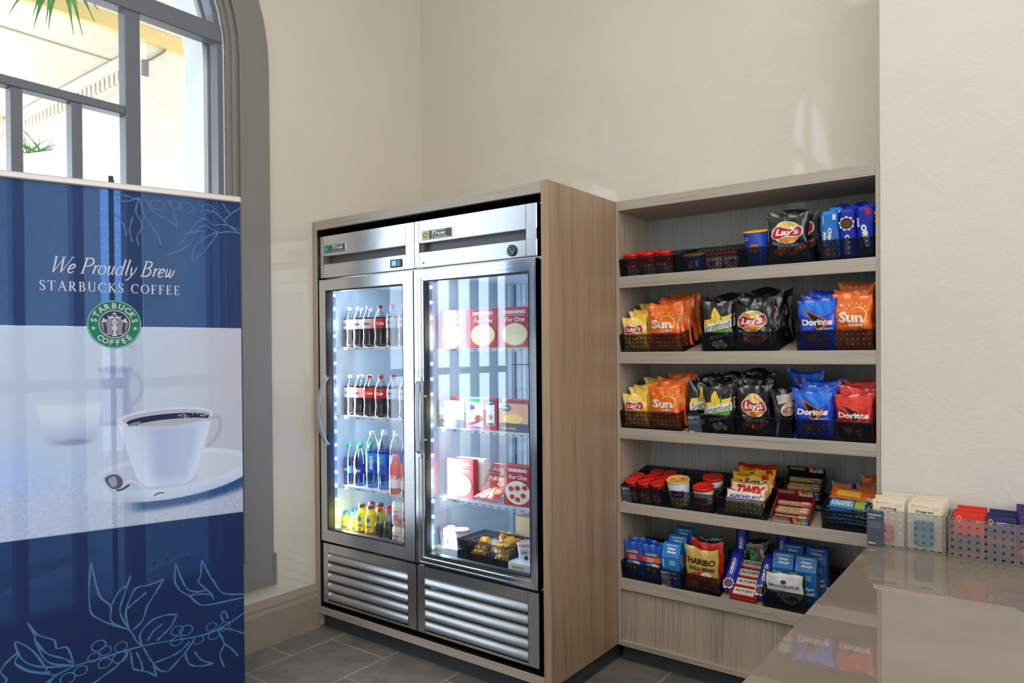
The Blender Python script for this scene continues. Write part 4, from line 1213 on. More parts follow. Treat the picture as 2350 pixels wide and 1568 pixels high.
def A_smart(w, h):
    k = S(w, h); Y = ink((250, 212, 84))
    return [(k(PO((-.07, .108), (.06, .125), (.07, .15), (-.068, .128))), Y), (k(PO(*spline([(-.022, .122), (-.03, .15), (-.012, .182), (.004, .165), (.018, .125)], 4, True))), Y),
            (k(PO((.012, .13), (.024, .168), (.02, .128))), ink((60, 150, 50))), (k(PO((-.03, .125), (-.05, .165), (-.034, .125))), ink((120, 140, 170))),
            (k(PO((-.072, .078), (.068, .098), (.068, .132), (-.072, .108))), WHITE), (k(TX('Smartfood', -.001, .105, .13, .026, rot=9, shear=.25, bold=.0)), BLACK),
            (k(PO((-.03, .083), (.06, .094), (.062, .078), (0, .074))), ink((84, 170, 50))), (k(PO((-.045, .060), (.05, .076), (.05, .064), (-.045, .046))), ink((150, 150, 190))), (k(TX('WHITE CHEDDAR', .002, .0615, .08, .007, rot=9)), BLACK),
            (k(EL(-.02, .03, .014, .012)), ink((232, 226, 200))), (k(EL(.01, .035, .016, .013)), ink((216, 208, 176))), (k(EL(.03, .022, .014, .012)), ink((226, 218, 190))), (k(EL(-.005, .018, .015, .01)), ink((206, 196, 160)))]


def A_dor(w, h, red=False):
    k = S(w, h, .008 * h / .2); lt = ink((30, 120, 232)) if not red else ink((230, 60, 48)); L = []
    L += [(k(PO(*spline([(-.06, .178), (.06, .182), (.066, .15), (.02, .122), (-.03, .125), (-.062, .14)], 4, True))), lt)]
    L += [(k(PO((-.044, .158), (.052, .106), (.004, .062))), ink((236, 96, 44))), (k(PO((-.035, .148), (.040, .107), (.003, .071))), BLACK if not red else ink((60, 10, 12))),
          (k(TX('Doritos', 0, .105, .118, .026, bold=.05)), WHITE), (k(LN([(.045, .110), (.006, .068)], .006)), ink((236, 96, 44)))]
    if red: L = [(k(RC(-.068, .003, .068, .07)), ink((26, 14, 16)))] + L
    L += [(k(TX('COOL RANCH' if not red else 'NACHO CHEESE', .03, .078, .06, .007)), WHITE), (k(PO((-.045, .052), (.004, .056), (-.018, .014))), ink((176, 96, 34))), (k(PO((.0, .034), (.042, .056), (.022, .012))), ink((150, 78, 26)))]
    return L


def A_gold(w, h):
    k = S(w, h)
    return [(k(TX('HARIBO', 0, .142, .13, .03, bold=.03, shear=.0)), ink((40, 36, 24))), (k(TX('GOLD-BEARS', .004, .108, .12, .017, bold=.05)), ink((70, 56, 20))), (k(PO((-.07, .075), (0, .098), (.07, .07), (.07, .05), (-.07, .05))), ink((206, 60, 36))),
            (k(EL(.025, .082, .024, .012)), ink((238, 226, 200))), (k(PO(*spline([(-.072, .06), (-.03, .075), (.02, .06), (.07, .055), (.07, .01), (-.07, .01)], 3, True))), ink((176, 70, 40))), (k(EL(-.03, .035, .014, .012)), ink((230, 150, 40))), (k(EL(.01, .03, .014, .012)), ink((200, 40, 36))), (k(EL(.04, .038, .013, .012)), ink((70, 150, 60)))]


def A_nuts(w, h, c):
    k = S(w, h, .018)
    return [(k(TX('PLANTERS', 0, .128, .09, .013, bold=.05)), YEL), (k(RC(-.074, .086, .074, .114)), ink(c)), (k(TX('SALTED', 0, .105, .06, .009)), WHITE), (k(TX('PEANUTS', 0, .093, .06, .009)), WHITE),
            (k(EL(-.02, .07, .03, .012, 10)), ink((60, 160, 210))), (k(EL(.03, .068, .03, .012, -10)), ink((236, 232, 220))), (k(EL(0, .045, .05, .022)), ink((120, 78, 40))), (k(EL(-.025, .05, .014, .009, 20)), ink((196, 150, 90))), (k(EL(.02, .04, .014, .009, -30)), ink((206, 160, 100)))]


def A_pist(w, h):
    k = S(w, h); G = ink((60, 170, 50)); B_ = ink((206, 176, 130))
    L = [(k(TX('WONDERFUL', 0, .175, .09, .010)), WHITE), (k(TX('P', .0, .12, .03, .07)), G), (k(TX('Pistachios', .0, .075, .12, .018, bold=.03)), WHITE)]
    for x, y, a in ((-.05, .12, 60), (-.045, .14, 40), (.05, .13, -50), (.055, .11, -30), (.045, .15, -70), (-.058, .10, 80)): L.append((k(EL(x, y, .013, .009, a)), B_))
    return L


def A_brook(w, h):
    k = S(w, h)
    return [(k(RC(-.072, .088, .072, .193)), ink((232, 234, 240))), (k(LN([(-.07, .172), (.07, .172)], .0015)), ink((170, 174, 182))), (k(EL(0, .150, .011, .012)), ink((60, 70, 84))), (k(TX('BROOKSIDE', 0, .126, .12, .016)), ink((50, 56, 72))), (k(LN([(-.05, .112), (.05, .112)], .0015)), ink((90, 96, 110))),
            (k(PO(*spline([(-.03, .09), (.06, .096), (.068, .06), (.02, .02), (-.01, .05)], 4, True))), ink((150, 150, 152))), (k(EL(.035, .065, .02, .016)), ink((60, 104, 62))), (k(EL(-.03, .03, .016, .016)), ink((52, 30, 24)))]


def A_candy(kind, w, h):
    k = S(w, h)
    if kind == 'mm': return [(k(TX('PEANUT', -.03, .18, .06, .016)), ink((96, 50, 20))), (k(TX("m&m's", .0, .125, .135, .075, bold=.08)), WHITE), (k(TX("m&m's", .001, .127, .135, .072, bold=.03)), ink((70, 34, 20))), (k(RC(.045, .15, .07, .19)), RED)]
    if kind == 'twix': return [(k(RC(-.07, .02, .07, .18)), ink((240, 224, 196))), (k(TX('TWIX', .012, .125, .12, .085, bold=.08, shear=.1)), ink((208, 20, 26))), (k(EL(-.055, .09, .014, .03)), ink((60, 130, 50)))]
    if kind == 'blue': return [(k(RC(-.075, .1, .075, .19)), ink((236, 226, 214))), (k(TX('ALMOND JOY', 0, .14, .13, .04, bold=.05)), ink((60, 60, 180))), (k(RC(-.075, .01, .075, .09)), ink((96, 110, 50))), (k(EL(-.03, .05, .02, .03)), ink((140, 90, 50)))]
    return [(k(TX('KIT KAT', 0, .1, .12, .05, shear=.2, bold=.05)), WHITE)]


def A_bar(w, h, c):
    k = S(w, h); return [(k(RC(-.075, .03, -.03, .17)), ink(c)), (k(TX('BAR', .02, .1, .06, .06)), WHITE)]


def A_mix(w, h):
    k = S(w, h); return [(k(EL(0, .11, .05, .03)), ink((222, 200, 170))), (k(TX('KETTLE', 0, .11, .08, .018)), ink((120, 30, 24))), (k(RC(-.06, .14, .06, .175)), ink((196, 186, 176)))]


FO = {'yellow': foil((250, 200, 60)), 'orange': foil((250, 112, 14)), 'black': foil((22, 26, 30)), 'blue': foil((14, 66, 206)), 'red': foil((196, 24, 26)), 'gold': foil((206, 172, 84)), 'candyred': foil((200, 30, 24)), 'nutblue': foil((14, 84, 196)),
      'mm': foil((246, 184, 40)), 'twix': foil((196, 150, 80)), 'choco': foil((120, 78, 52)), 'sky': foil((40, 130, 200)), 'brown': foil((186, 180, 172)), 'darkred': foil((120, 20, 22)), 'silver': foil((180, 182, 184)), 'bara': foil((226, 110, 30)), 'barb': foil((24, 86, 140))}
ARTS = {'yellow': A_yellow, 'orange': A_sun, 'black': A_black, 'smart': A_smart, 'blue': A_dor, 'red': lambda w, h: A_dor(w, h, True), 'gold': A_gold, 'pist': A_pist, 'brook': A_brook, 'mix': A_mix}
PROTO = {}


def bag(style, k, x, d, label, group=None, w=.16, h=.2, t=.036, yaw=0, lean=0, roll=0, hh=.0045, var=0, crush=1.0, name='chip_bag', cat='chip bag', body=None, layers=None, taper=.1):
    key = (style, w, h, t, var, name)
    m4 = frame_on(k, x, d, hh, yaw, lean, roll)
    if key in PROTO: return clone(PROTO[key], m4, label, group, cat)
    L = layers if layers is not None else ARTS[style](w, h)
    bd = body or FO.get(style, FO['black'])
    o = bag_mesh(name, bd, L, w, h, t, var * 1.7 + len(PROTO) * .9, crush, mat4=m4, taper=taper)
    tag(o, label, cat, group)
    if name not in ('candy_bag', 'snack_bar'): PROTO[key] = o
    return o


BINH = .084


def bin_(k, x0, x1, label, h=BINH, d0=.002, dd=.275, card=False, mat4=None, mat=None, name='storage_bin', group=None, th=.0025):
    w_ = x1 - x0; mt = mat or BIN; m = MB()
    m.box(0, 0, 0, w_, dd, th, mt); m.box(0, 0, th, w_, th, h, mt); m.box(0, dd - th, th, w_, dd, h, mt)
    m.box(0, th, th, th, dd - th, h, mt); m.box(w_ - th, th, th, w_, dd - th, h, mt)
    rim = P('bin_rim', (34, 42, 50), .3) if not mat else P('bin_rim_clear', (120, 122, 120), .3)
    for a in ((0, 0, w_, .0035), (0, dd - .0035, w_, dd), (0, .0035, .0035, dd - .0035), (w_ - .0035, .0035, w_, dd - .0035)):
        m.box(a[0], a[1], h, a[2], a[3], h + .0022, rim)
    m4 = mat4 if mat4 is not None else frame_on(k, x0, d0, .0005)
    o = tag(m.build(name, mat4=m4), label, 'storage bin', group)
    if card:
        q = MB(); cw = card if card is not True else .05
        q.box(.003, -.0012, .004, .003 + cw, -.0002, h - .003, P('card_slate', (62, 72, 86), .5))
        L = [(TX('DESIGNER BINS', .003 + cw * .45, h * .86, cw * .8, .005), WHITE), (TX('ACRYLIC', .003 + cw * .26, h * .78, cw * .4, .004), WHITE)]
        for r_ in range(4): L.append((LN([(.006, h * (.66 - r_ * .045)), (.003 + cw * (.9 - .13 * (r_ % 2)), h * (.66 - r_ * .045))], .0011), ink((150, 158, 170))))
        L.append((TX('like-it', .003 + cw * .28, h * .1, cw * .4, .007), WHITE))
        art(q, L, lambda u, v, o_: (u, -.0012 - o_, v), None, .0001, .0002)
        q.build('label_card', o)
    return o


# ---- bins
SH = {1: 'top shelf', 2: 'second shelf', 3: 'third shelf', 4: 'fourth shelf', 5: 'bottom shelf'}
bin_(1, 1.510, 1.775, 'smoked perforated bin of red-lidded jars, far left on the top shelf')
bin_(1, 1.785, 2.06, 'smoked perforated bin holding short red and yellow lidded cups on the top shelf')
bin_(1, 2.068, 2.36, 'smoked perforated bin with yellow-lidded tub and black chip bags on the top shelf')
bin_(1, 2.385, 2.575, 'smoked perforated bin of blue cookie packs at the right of the top shelf')
bin_(2, 1.510, 1.81, 'smoked bin of yellow and orange chip bags at the left of the second shelf')
bin_(2, 1.90, 2.215, 'smoked bin of black chip and popcorn bags in the middle of the second shelf')
bin_(2, 2.295, 2.573, 'smoked bin of blue and orange chip bags at the right of the second shelf')
bin_(3, 1.510, 1.80, 'smoked bin of yellow and orange chip bags at the left of the third shelf')
bin_(3, 1.835, 2.045, 'smoked bin with slate card holding popcorn bags on the third shelf', card=.06)
bin_(3, 2.05, 2.275, 'smoked bin of black potato chip bags in the middle of the third shelf')
bin_(3, 2.29, 2.573, 'smoked bin of blue and red tortilla chip bags on the third shelf')
bin_(4, 1.510, 1.712, 'smoked bin with slate card full of small red-lidded jars on the fourth shelf', card=.045)
bin_(4, 1.716, 1.95, 'smoked bin with one yellow lid and two large red lids on the fourth shelf')
bin_(4, 1.962, 2.17, 'smoked bin of colourful candy bags in the middle of the fourth shelf')
bin_(4, 2.385, 2.575, 'smoked bin of blue snack bars at the right end of the fourth shelf')
bin_(5, 1.510, 1.70, 'smoked bin of blue peanut bags at the left of the bottom shelf')
bin_(5, 1.704, 1.80, 'narrow smoked bin with slate card holding blue cookie cartons on the bottom shelf', card=.045)
bin_(5, 1.804, 1.972, 'smoked bin of gold and red gummy bags on the bottom shelf')
bin_(5, 2.155, 2.47, 'smoked bin of blue cartons and white pouch at the right of the bottom shelf')

ORD = ['front', 'second', 'third', 'fourth', 'fifth', 'sixth']
# ---- second shelf
NM = {'yellow': 'yellow potato chip bag', 'orange': 'orange multigrain chip bag', 'black': 'black potato chip bag', 'smart': 'black popcorn bag with yellow band', 'blue': 'blue tortilla chip bag', 'red': 'red tortilla chip bag'}


def row(style, k, x, ds, where, w, h, dx=0, dh=0, yaws=None, lean=-4, **kw):
    for i, d in enumerate(ds):
        yw = yaws[i] if yaws else random.uniform(-8, 8)
        bag(style, k, x + dx * i + (random.uniform(-.004, .004) if i else 0), d, '%s, %s in its row, %s, %s' % (NM[style], ORD[i], where, SH[k]),
            w=w, h=h, yaw=yw, lean=lean + random.uniform(-2, 2) * (i > 0), hh=.0045 + dh * i, var=i % 2, roll=random.uniform(-3, 3) * (i > 0), **kw)


row('yellow', 2, 1.577, (.026, .066, .106, .150), 'left bin', .128, .158, dx=.012, dh=.012, yaws=[3, -6, 8, -10])
row('orange', 2, 1.722, (.028, .068, .108, .150, .2), 'left bin', .158, .20, dx=.009, dh=.006, yaws=[0, 5, -6, 4, -8])
row('smart', 2, 1.972, (.028, .070), 'middle bin', .135, .205, yaws=[6, -8])
row('black', 2, 2.118, (.028, .068, .108, .150), 'middle bin', .160, .20, dx=.008, dh=.01, yaws=[0, -5, 7, -6], crush=2.6)
for i, (x, d, yw, lb) in enumerate([(1.975, .115, 14, 'black chip bag standing third behind the popcorn in the middle bin, second shelf'), (1.985, .16, -10, 'black chip bag at the back left of the middle bin, second shelf'), (2.165, .195, -22, 'black chip bag at the back right corner of the middle bin, second shelf')]):
    bag('black', 2, x, d, lb, w=.160, h=.20, yaw=yw, lean=-3, hh=.018, var=i % 2, crush=2.6)
row('blue', 2, 2.370, (.028, .068, .108, .152), 'right bin', .150, .195, dx=.008, dh=.006, yaws=[2, -6, 4, 6])
row('orange', 2, 2.499, (.030, .085, .15), 'right bin', .142, .205, dx=0, dh=.016, yaws=[-3, 4, -5])
# ---- third shelf
row('yellow', 3, 1.577, (.026, .064, .104, .150), 'left bin', .128, .158, dx=.016, dh=.012, yaws=[2, -8, 6, -4])
row('orange', 3, 1.722, (.028, .068, .112, .16), 'left bin', .152, .195, dx=.012, dh=.008, yaws=[2, -6, 8, -5])
bag('smart', 3, 1.868, .075, 'black popcorn bag turned sideways at the left of the second bin on the third shelf', w=.135, h=.205, yaw=48, lean=-2, roll=8, var=0)
row('smart', 3, 1.968, (.030, .080), 'second bin', .135, .198, yaws=[4, -5], lean=-6)
row('black', 3, 2.125, (.028, .068, .108, .15, .195), 'third bin', .146, .195, dx=-.006, dh=.008, yaws=[-2, 6, -7, 8, -5], crush=2.6)
for i, (x, d, yw, lb) in enumerate([(1.905, .155, 25, 'black chip bag leaning behind the sideways popcorn bag on the third shelf'), (1.975, .15, -12, 'black chip bag third behind the popcorn bags on the third shelf'), (1.99, .2, 10, 'black chip bag at the very back behind the popcorn bags, third shelf')]):
    bag('black', 3, x, d, lb, w=.146, h=.195, yaw=yw, lean=-3, hh=.02, var=i % 2, crush=2.6)
bag('mix', 3, 2.243, .06, 'grey and black chip bag turned edge-on beside the blue bags, third shelf', w=.14, h=.2, yaw=66, lean=0, roll=-4, body=FO['black'])
row('blue', 3, 2.352, (.030, .070, .112), 'right bin', .152, .190, dx=.006, dh=.01, yaws=[3, -5, 6])
bag('blue', 3, 2.29, .2, 'dark blue tortilla chip bag highest at the back behind the black bags, third shelf', w=.152, h=.190, yaw=-6, hh=.045, lean=0, var=0)
row('red', 3, 2.500, (.030, .075, .125), 'right bin', .145, .178, dx=.004, dh=.016, yaws=[-4, 5, -7])
# ---- top shelf chip bags
bag('black', 1, 2.258, .045, 'black potato chip bag in front, standing tall on the top shelf', w=.168, h=.19, yaw=2, hh=.012, lean=-3, crush=1.6, var=1)
bag('black', 1, 2.295, .105, 'black potato chip bag half hidden behind another on the top shelf', w=.168, h=.19, yaw=-14, hh=.02, lean=-2, var=0)


# ---- lidded jars and tubs
def jar_proto(name, r, h, lidc, bodyc, band, label, cat, m4, layers=None, clear_bot=False, eyes=False, lid_h=.014):
    t = thing(name, label, cat, mat4=m4)
    b = MB()
    if clear_bot:
        b.lathe([(r * .86, 0), (r * .9, .006), (r * .93, h * .38)], ink((150, 130, 124), .2), 22); b.lathe([(r * .935, h * .36), (r * .95, h * .82)], ink(bodyc), 22, caps=False); b.lathe([(r * .93, h * .82), (r * .9, h - lid_h)], CLEAR, 22)
    else: b.lathe([(r * .80, 0), (r * .82, .003), (r * .95, h - lid_h), (r * .9, h - lid_h + .002)], ink(bodyc), 24)
    fn = lambda u, v, o: ((r * .955 + o) * math.cos(-PI / 2 + u / r), (r * .955 + o) * math.sin(-PI / 2 + u / r), v)
    if layers: art(b, layers, fn, .006, .0003, .0006)
    b.build('jar_body', t)
    q = MB(); q.lathe([(r * .96, h - lid_h), (r, h - lid_h + .001), (r, h - .003), (r * .97, h), (r * .9, h - .0005), (r * .88, h - .002), (0, h - .002)], P('lid_%d_%d_%d' % lidc, lidc, .28), 28)
    if eyes: art(q, [(EL(-.02, 0, .0095, .0055, 10), ink((60, 40, 40))), (EL(-.02, 0, .006, .003, 10), WHITE), (EL(.022, .004, .0095, .0055, 10), ink((60, 40, 40))), (EL(.022, .004, .006, .003, 10), WHITE)], lambda u, v, o: (u, v, h + o), None, .0002, .0004)
    q.build('lid', t)
    return t


def jars(k, spots, name, r, h, lidc, bodyc, lab, cat, group, **kw):
    p = None
    for i, (x, d, wh) in enumerate(spots):
        m4 = frame_on(k, x, d, .0045, random.uniform(-25, 25)); l = '%s, %s on the %s' % (lab, wh, SH[k])
        if p is None: p = jar_proto(name, r, h, lidc, bodyc, None, l, cat, m4, **kw)
        else: clone(p, m4, l)
        

pinkL = [(TX('trident', 0, .045, .045, .016, shear=.3), ink((240, 190, 200)))]
jars(4, [(1.548, .045, 'front left'), (1.613, .043, 'front middle'), (1.678, .043, 'front right'), (1.548, .112, 'middle row left'), (1.613, .110, 'middle row centre'), (1.678, .110, 'middle row right'), (1.613, .178, 'back row left'), (1.678, .178, 'back row right')],
     'gum_jar', .0315, .096, (226, 34, 22), (150, 26, 60), 'small jar with scarlet lid', 'jar', None, layers=pinkL, clear_bot=True)
jars(1, [(1.555, .045, 'front left of left bin'), (1.640, .043, 'front middle of left bin'), (1.725, .043, 'front right of left bin'), (1.562, .122, 'back left of left bin'), (1.640, .122, 'back middle of left bin')],
     'gum_jar', .035, .1, (226, 26, 22), (160, 18, 34), 'small jar with crimson label', 'jar', None, layers=[(TX('trident', 0, .045, .05, .02, shear=.3), ink((236, 170, 180)))], clear_bot=True)
cheese = [(RC(-.03, .05, .03, .078), ink((40, 40, 130))), (TX('VELVEETA', 0, .064, .045, .010), WHITE), (EL(0, .03, .03, .014), ink((210, 150, 50)))]
jar_proto('dip_cup', .052, .118, (246, 190, 84), (206, 204, 216), None, 'large white cup with flat yellow lid in the second bin, fourth shelf', 'cup', frame_on(4, 1.772, .06, .0045, 15), layers=cheese, eyes=True, lid_h=.006)
cl_ = [(RC(-.03, .035, .03, .06), ink((60, 110, 80))), (EL(0, .045, .02, .014), ink((176, 30, 34))), (RC(-.06, .008, .06, .028), ink((140, 24, 34)))]
q_ = jar_proto('noodle_cup', .045, .1, (226, 36, 20), (206, 210, 206), None, 'white cup with wide scarlet lid at the front of the fourth shelf', 'cup', frame_on(4, 1.890, .055, .0045, 0), layers=cl_)
clone(q_, frame_on(4, 1.892, .165, .008, 10), 'white cup with wide red lid behind another cup on the fourth shelf')
jar_proto('dip_cup', .047, .072, (232, 170, 40), (20, 50, 150), None, 'short blue cup with yellow lid at the left of the second bin, top shelf', 'cup', frame_on(1, 1.850, .055, .0045, 0), layers=[(EL(0, .03, .014, .014), ink((190, 110, 40))), (RC(.022, .02, .034, .045), ink((206, 206, 214)))], lid_h=.008)
q_ = jar_proto('noodle_cup', .040, .07, (214, 24, 30), (200, 196, 190), None, 'short white cup with red lid, middle of the second bin, top shelf', 'cup', frame_on(1, 1.945, .05, .0045, 0), layers=[(EL(0, .03, .014, .010), ink((190, 30, 36)))])
clone(q_, frame_on(1, 2.020, .05, .0045, 20), 'short white cup with red lid, right end of the second bin, top shelf')
jar_proto('dip_cup', .05, .145, (246, 186, 50), (18, 60, 180), None, 'tall blue tub with yellow lid in the third bin of the top shelf', 'tub', frame_on(1, 2.125, .057, .0045, -10), layers=[(EL(.012, .075, .022, .018), ink((190, 120, 50))), (LN([(-.03, .118), (-.012, .118)], .003), WHITE), (LN([(-.03, .11), (-.012, .11)], .003), WHITE)], lid_h=.008)


# ---- cookie packs on the top shelf (upright rounded blocks)
def carton(name, w, d, h, body, layers, label, cat, m4, group=None, gable=0, side=None, top_layers=None, bev=.003, extra=None):
    m = MB()
    if gable:
        y0, y1 = -d / 2, d / 2
        pr = [(y0, 0), (y1, 0), (y1, h), (y0 + gable * .75, h), (y0, h - gable)]
        m.prism(pr, -w / 2, w / 2, lambda a, b, q: (q, a, b), body)
        g0 = (y0, h - gable); g1 = (y0 + gable * .75, h)
        ln = math.hypot(g1[0] - g0[0], g1[1] - g0[1]); ny, nz = -(g1[1] - g0[1]) / ln, (g1[0] - g0[0]) / ln
        art(m, top_layers or [], lambda u, v, o: (u, g0[0] + (g1[0] - g0[0]) * v + ny * o, g0[1] + (g1[1] - g0[1]) * v + nz * o), .02, .0003, .0005)
    else: m.bbox(-w / 2, -d / 2, 0, w / 2, d / 2, h, body, bev)
    art(m, layers, lambda u, v, o: (u, -d / 2 - o, v), .03, .0003, .0005)
    if side: art(m, side, lambda u, v, o: (w / 2 + o, u, v), .03, .0003, .0005)
    if top_layers and not gable: art(m, top_layers, lambda u, v, o: (u, v, h + o), .03, .0003, .0005)
    if extra: extra(m)
    return tag(m.build(name, mat4=m4), label, cat, group)


BLUE_O = P('pack_royal_blue', (18, 42, 176), .32, coat=.4, bump=.15, bscale=30)
BLUE_C = P('pack_sky_blue', (28, 124, 210), .35, coat=.3, bump=.1, bscale=30)
COOK = ink((92, 64, 52)); COOKL = ink((196, 140, 80))


def oreo_layers(w, h, cookie_top=True):
    """lettering running up the pack beside a dark cookie in a white splash"""
    cy = h * (.72 if cookie_top else .16); ty = h * (.30 if cookie_top else .58)
    return [(star(0, cy, w * .52, .8, 9), WHITE), (EL(0, cy, w * .40, w * .38), COOK), (EL(0, cy, w * .36, w * .34, r0=.8), ink((60, 40, 34))), (TX('OREO', 0, ty, h * .40, w * .30, rot=-90 if cookie_top else 90, bold=.06), WHITE), (LN([(w * .28, ty - h * .15), (w * .28, ty + h * .15)], .0018), ink((150, 180, 230)))]


def ahoy_layers(w, h): return [(TX('Chips', w * .0, h * .52, h * .30, w * .28, rot=-90, bold=.06), WHITE), (TX('Ahoy!', -w * .28, h * .46, h * .3, w * .26, rot=-90, bold=.06), WHITE), (LN([(w * .30, h * .30), (w * .30, h * .62)], .003), RED), (EL(-w * .1, h * .18, w * .3, w * .2), COOKL), (EL(w * .14, h * .14, w * .26, w * .18), ink((170, 110, 60))), (RC(w * .22, h * .82, w * .42, h * .93), ink((224, 232, 236))), (LN([(-w * .3, h * .75), (-w * .3, h * .92)], .004), ink((150, 200, 240)))]


carton('cookie_pack', .064, .05, .19, BLUE_C, ahoy_layers(.064, .19), 'light blue upright cookie pack, leftmost of the packs on the top shelf', 'cookie pack', frame_on(1, 2.420, .035, .0045, 0), bev=.012)
carton('cookie_pack', .056, .05, .19, BLUE_O, oreo_layers(.056, .19), 'royal blue cookie pack with dark cookie picture, between two packs on the top shelf', 'cookie pack', frame_on(1, 2.483, .035, .0045, 0), bev=.012)
carton('cookie_pack', .056, .05, .192, BLUE_O, [(TX('OREO', .004, .085, .085, .020, rot=-80, bold=.08), WHITE), (EL(0, .025, .02, .018), BLACK), (PO((.004, .182), (.024, .182), (.024, .165), (.01, .158)), RED), (TX('snack', -.018, .135, .035, .01, rot=-90), WHITE)], 'royal blue cookie pack with upright lettering at the right end of the top shelf', 'cookie pack', frame_on(1, 2.543, .035, .0045, 0), bev=.012)
for i, (x, d, c) in enumerate([(2.430, .095, BLUE_C), (2.490, .095, BLUE_O), (2.550, .095, BLUE_O), (2.44, .155, BLUE_O), (2.51, .155, BLUE_O)]):
    carton('cookie_pack', .058, .05, .19, c, ahoy_layers(.058, .19) if c is BLUE_C else oreo_layers(.058, .19), '%s cookie pack, %s of the hidden rows behind on the top shelf' % ('light blue' if c is BLUE_C else 'royal blue', ['first at left', 'second row middle', 'second row right', 'third row left', 'third row right'][i]), 'cookie pack', frame_on(1, x, d, .014 + .008 * (i > 2), [4, -5, 3, -3, 5][i]), bev=.012)
m = MB(); m.box(0, 0, 0, .068, .001, .034, P('price_card', (190, 206, 222), .5)); m.box(.004, -.0004, .006, .05, 0, .009, ink((150, 170, 190)))
tag(m.build('price_card', loc=(2.180, .883, 2.062)), 'small pale blue card fixed to the back of the top shelf', 'card')

# ---- fourth shelf: candy, bar cartons, bars
for i, (kd, bd, d, hh, ln_, lb) in enumerate([('blue', 'choco', .030, .016, -40, 'brown and white candy bag with blue lettering, lowest in the fourth shelf bin'), ('twix', 'twix', .062, .044, -40, 'cream candy bag with big red lettering in the fourth shelf bin'),
        ('mm', 'mm', .105, .066, -42, 'yellow candy bag with brown lettering behind the cream one, fourth shelf'), ('mm', 'mm', .140, .080, -44, 'yellow candy bag standing behind its twin in the fourth shelf bin'), ('kk', 'candyred', .172, .088, -44, 'red candy bag at the back of the candy bin, fourth shelf')]):
    bag(kd, 4, 2.064 + i * .003, d, lb, w=.165, h=.105, t=.02, lean=ln_, hh=hh - .012, name='candy_bag', cat='candy bag', body=FO[bd], layers=A_candy(kd, .165, .105), yaw=[2, -2, 3, -4, 5][i], crush=.5, taper=.03)


def bar_tray(m4, dark, label):
    t = thing('bar_carton', label, 'carton', mat4=m4)
    w, d, h = .152, .125, .034
    cb = P('carton_black', (26, 24, 28), .45) if dark else P('carton_maroon', (120, 30, 36), .45); inn = P('carton_inside', (40, 30, 28), .7) if dark else P('carton_inside2', (90, 40, 36), .7)
    m = MB()
    m.box(-w / 2, 0, 0, w / 2, d, .002, inn); m.box(-w / 2, 0, 0, w / 2, .002, h, cb); m.box(-w / 2, d - .002, 0, w / 2, d, h + .03, cb)
    m.box(-w / 2, .002, 0, -w / 2 + .006, d - .002, h, cb); m.box(w / 2 - .006, .002, 0, w / 2, d - .002, h, cb)
    ST = [((240, 150, 60)), (220, 50, 36), (140, 170, 50), (90, 170, 220)]
    for a, (v0, v1) in (('f', (0, h)), ('b', (h, h + .03))):
        yy = 0 if a == 'f' else d - .002
        L = []
        for i_, c in enumerate(ST): L.append((RC(.012 + .014 * i_, v0 + .012, .026 + .014 * i_, v1 - .001), ink(c)))
        L.append((TX('KIND', .04, v0 + .008, .055, .012, shear=.2, bold=.05), WHITE)); L.append((TX('DARK CHOCOLATE', -.035, v1 - .007, .06, .005), WHITE)); L.append((TX('NUTS & SEA SALT', -.035, v1 - .015, .06, .005), WHITE))
        if not dark and a == 'f': L.append((RC(-.072, v0 + .002, .0, v0 + .014), ink((214, 190, 190))))
        art(m, L, lambda u, v, o: (u, yy - o, v), None, .0002, .0003)
    m.build('carton_body', t)
    return t


def bars_in(m4, n, dark, where):
    for i in range(n):
        m = MB(); c = P('nut_bar', (176, 140, 92), .6, bump=1.0, bscale=160, var=.5, vscale=120) if dark else P('nut_bar2', (196, 152, 118), .6, bump=1.0, bscale=160, var=.45, vscale=120)
        m.bbox(-.066, -.010, 0, .066, .010, .016, c, .004)
        art(m, [(RC(.03, -.009, .06, .009), ink((60, 50, 46)) if dark else ink((200, 110, 90))), (TX('KIND', .045, 0, .026, .009, shear=.2), WHITE)], lambda u, v, o: (u, v, .016 + o), None, .0002, .0003)
        tag(m.build('snack_bar', mat4=m4 @ Matrix.Translation((0, .018 + i * .0235, .004 + .010 * (i % 2)))), 'wrapped nut bar in the %s carton, fourth shelf, %s from its front' % (where, ['first', 'second', 'third', 'fourth', 'fifth'][i]), 'snack bar')


mA = frame_on(4, 2.262, .015, .001, 0, 22); bar_tray(mA, False, 'maroon open carton of nut bars at the front of the fourth shelf'); bars_in(mA, 4, False, 'maroon')
mB = frame_on(4, 2.276, .148, .052, 0, 26); bar_tray(mB, True, 'black open carton of nut bars behind the maroon one on the fourth shelf'); bars_in(mB, 4, True, 'black')
m4 = frame_on(4, 2.276, .148, .0005)
carton('bar_carton', .15, .105, .045, P('carton_black', (26, 24, 28), .45), [(TX('KIND', .04, .02, .055, .014), WHITE)], 'closed black carton propping up the rear nut bar carton, fourth shelf', 'carton', frame_on(4, 2.276, .215, .0005))
for i in range(5):
    bag('rk', 4, 2.468, .045, 'blue wrapped crisp bar, %s in the front pile, right bin, fourth shelf' % ['lowest', 'second lowest', 'middle one', 'second highest', 'topmost'][i], w=.145, h=.05, t=.013, lean=-70, hh=.014 + i * .0155, name='snack_bar', cat='snack bar', body=FO['barb'],
        layers=[(SCL(RC(-.07, .02, .02, .18), .9, .25), ink((80, 150, 220))), (SCL(TX('KRISPIES', -.02, .1, .09, .1), .9, .25), WHITE), (SCL(RC(.03, .02, .07, .18), .9, .25), ink((150, 190, 60)))], crush=.2, taper=.02, yaw=[0, 2, -2, 1, -3][i])
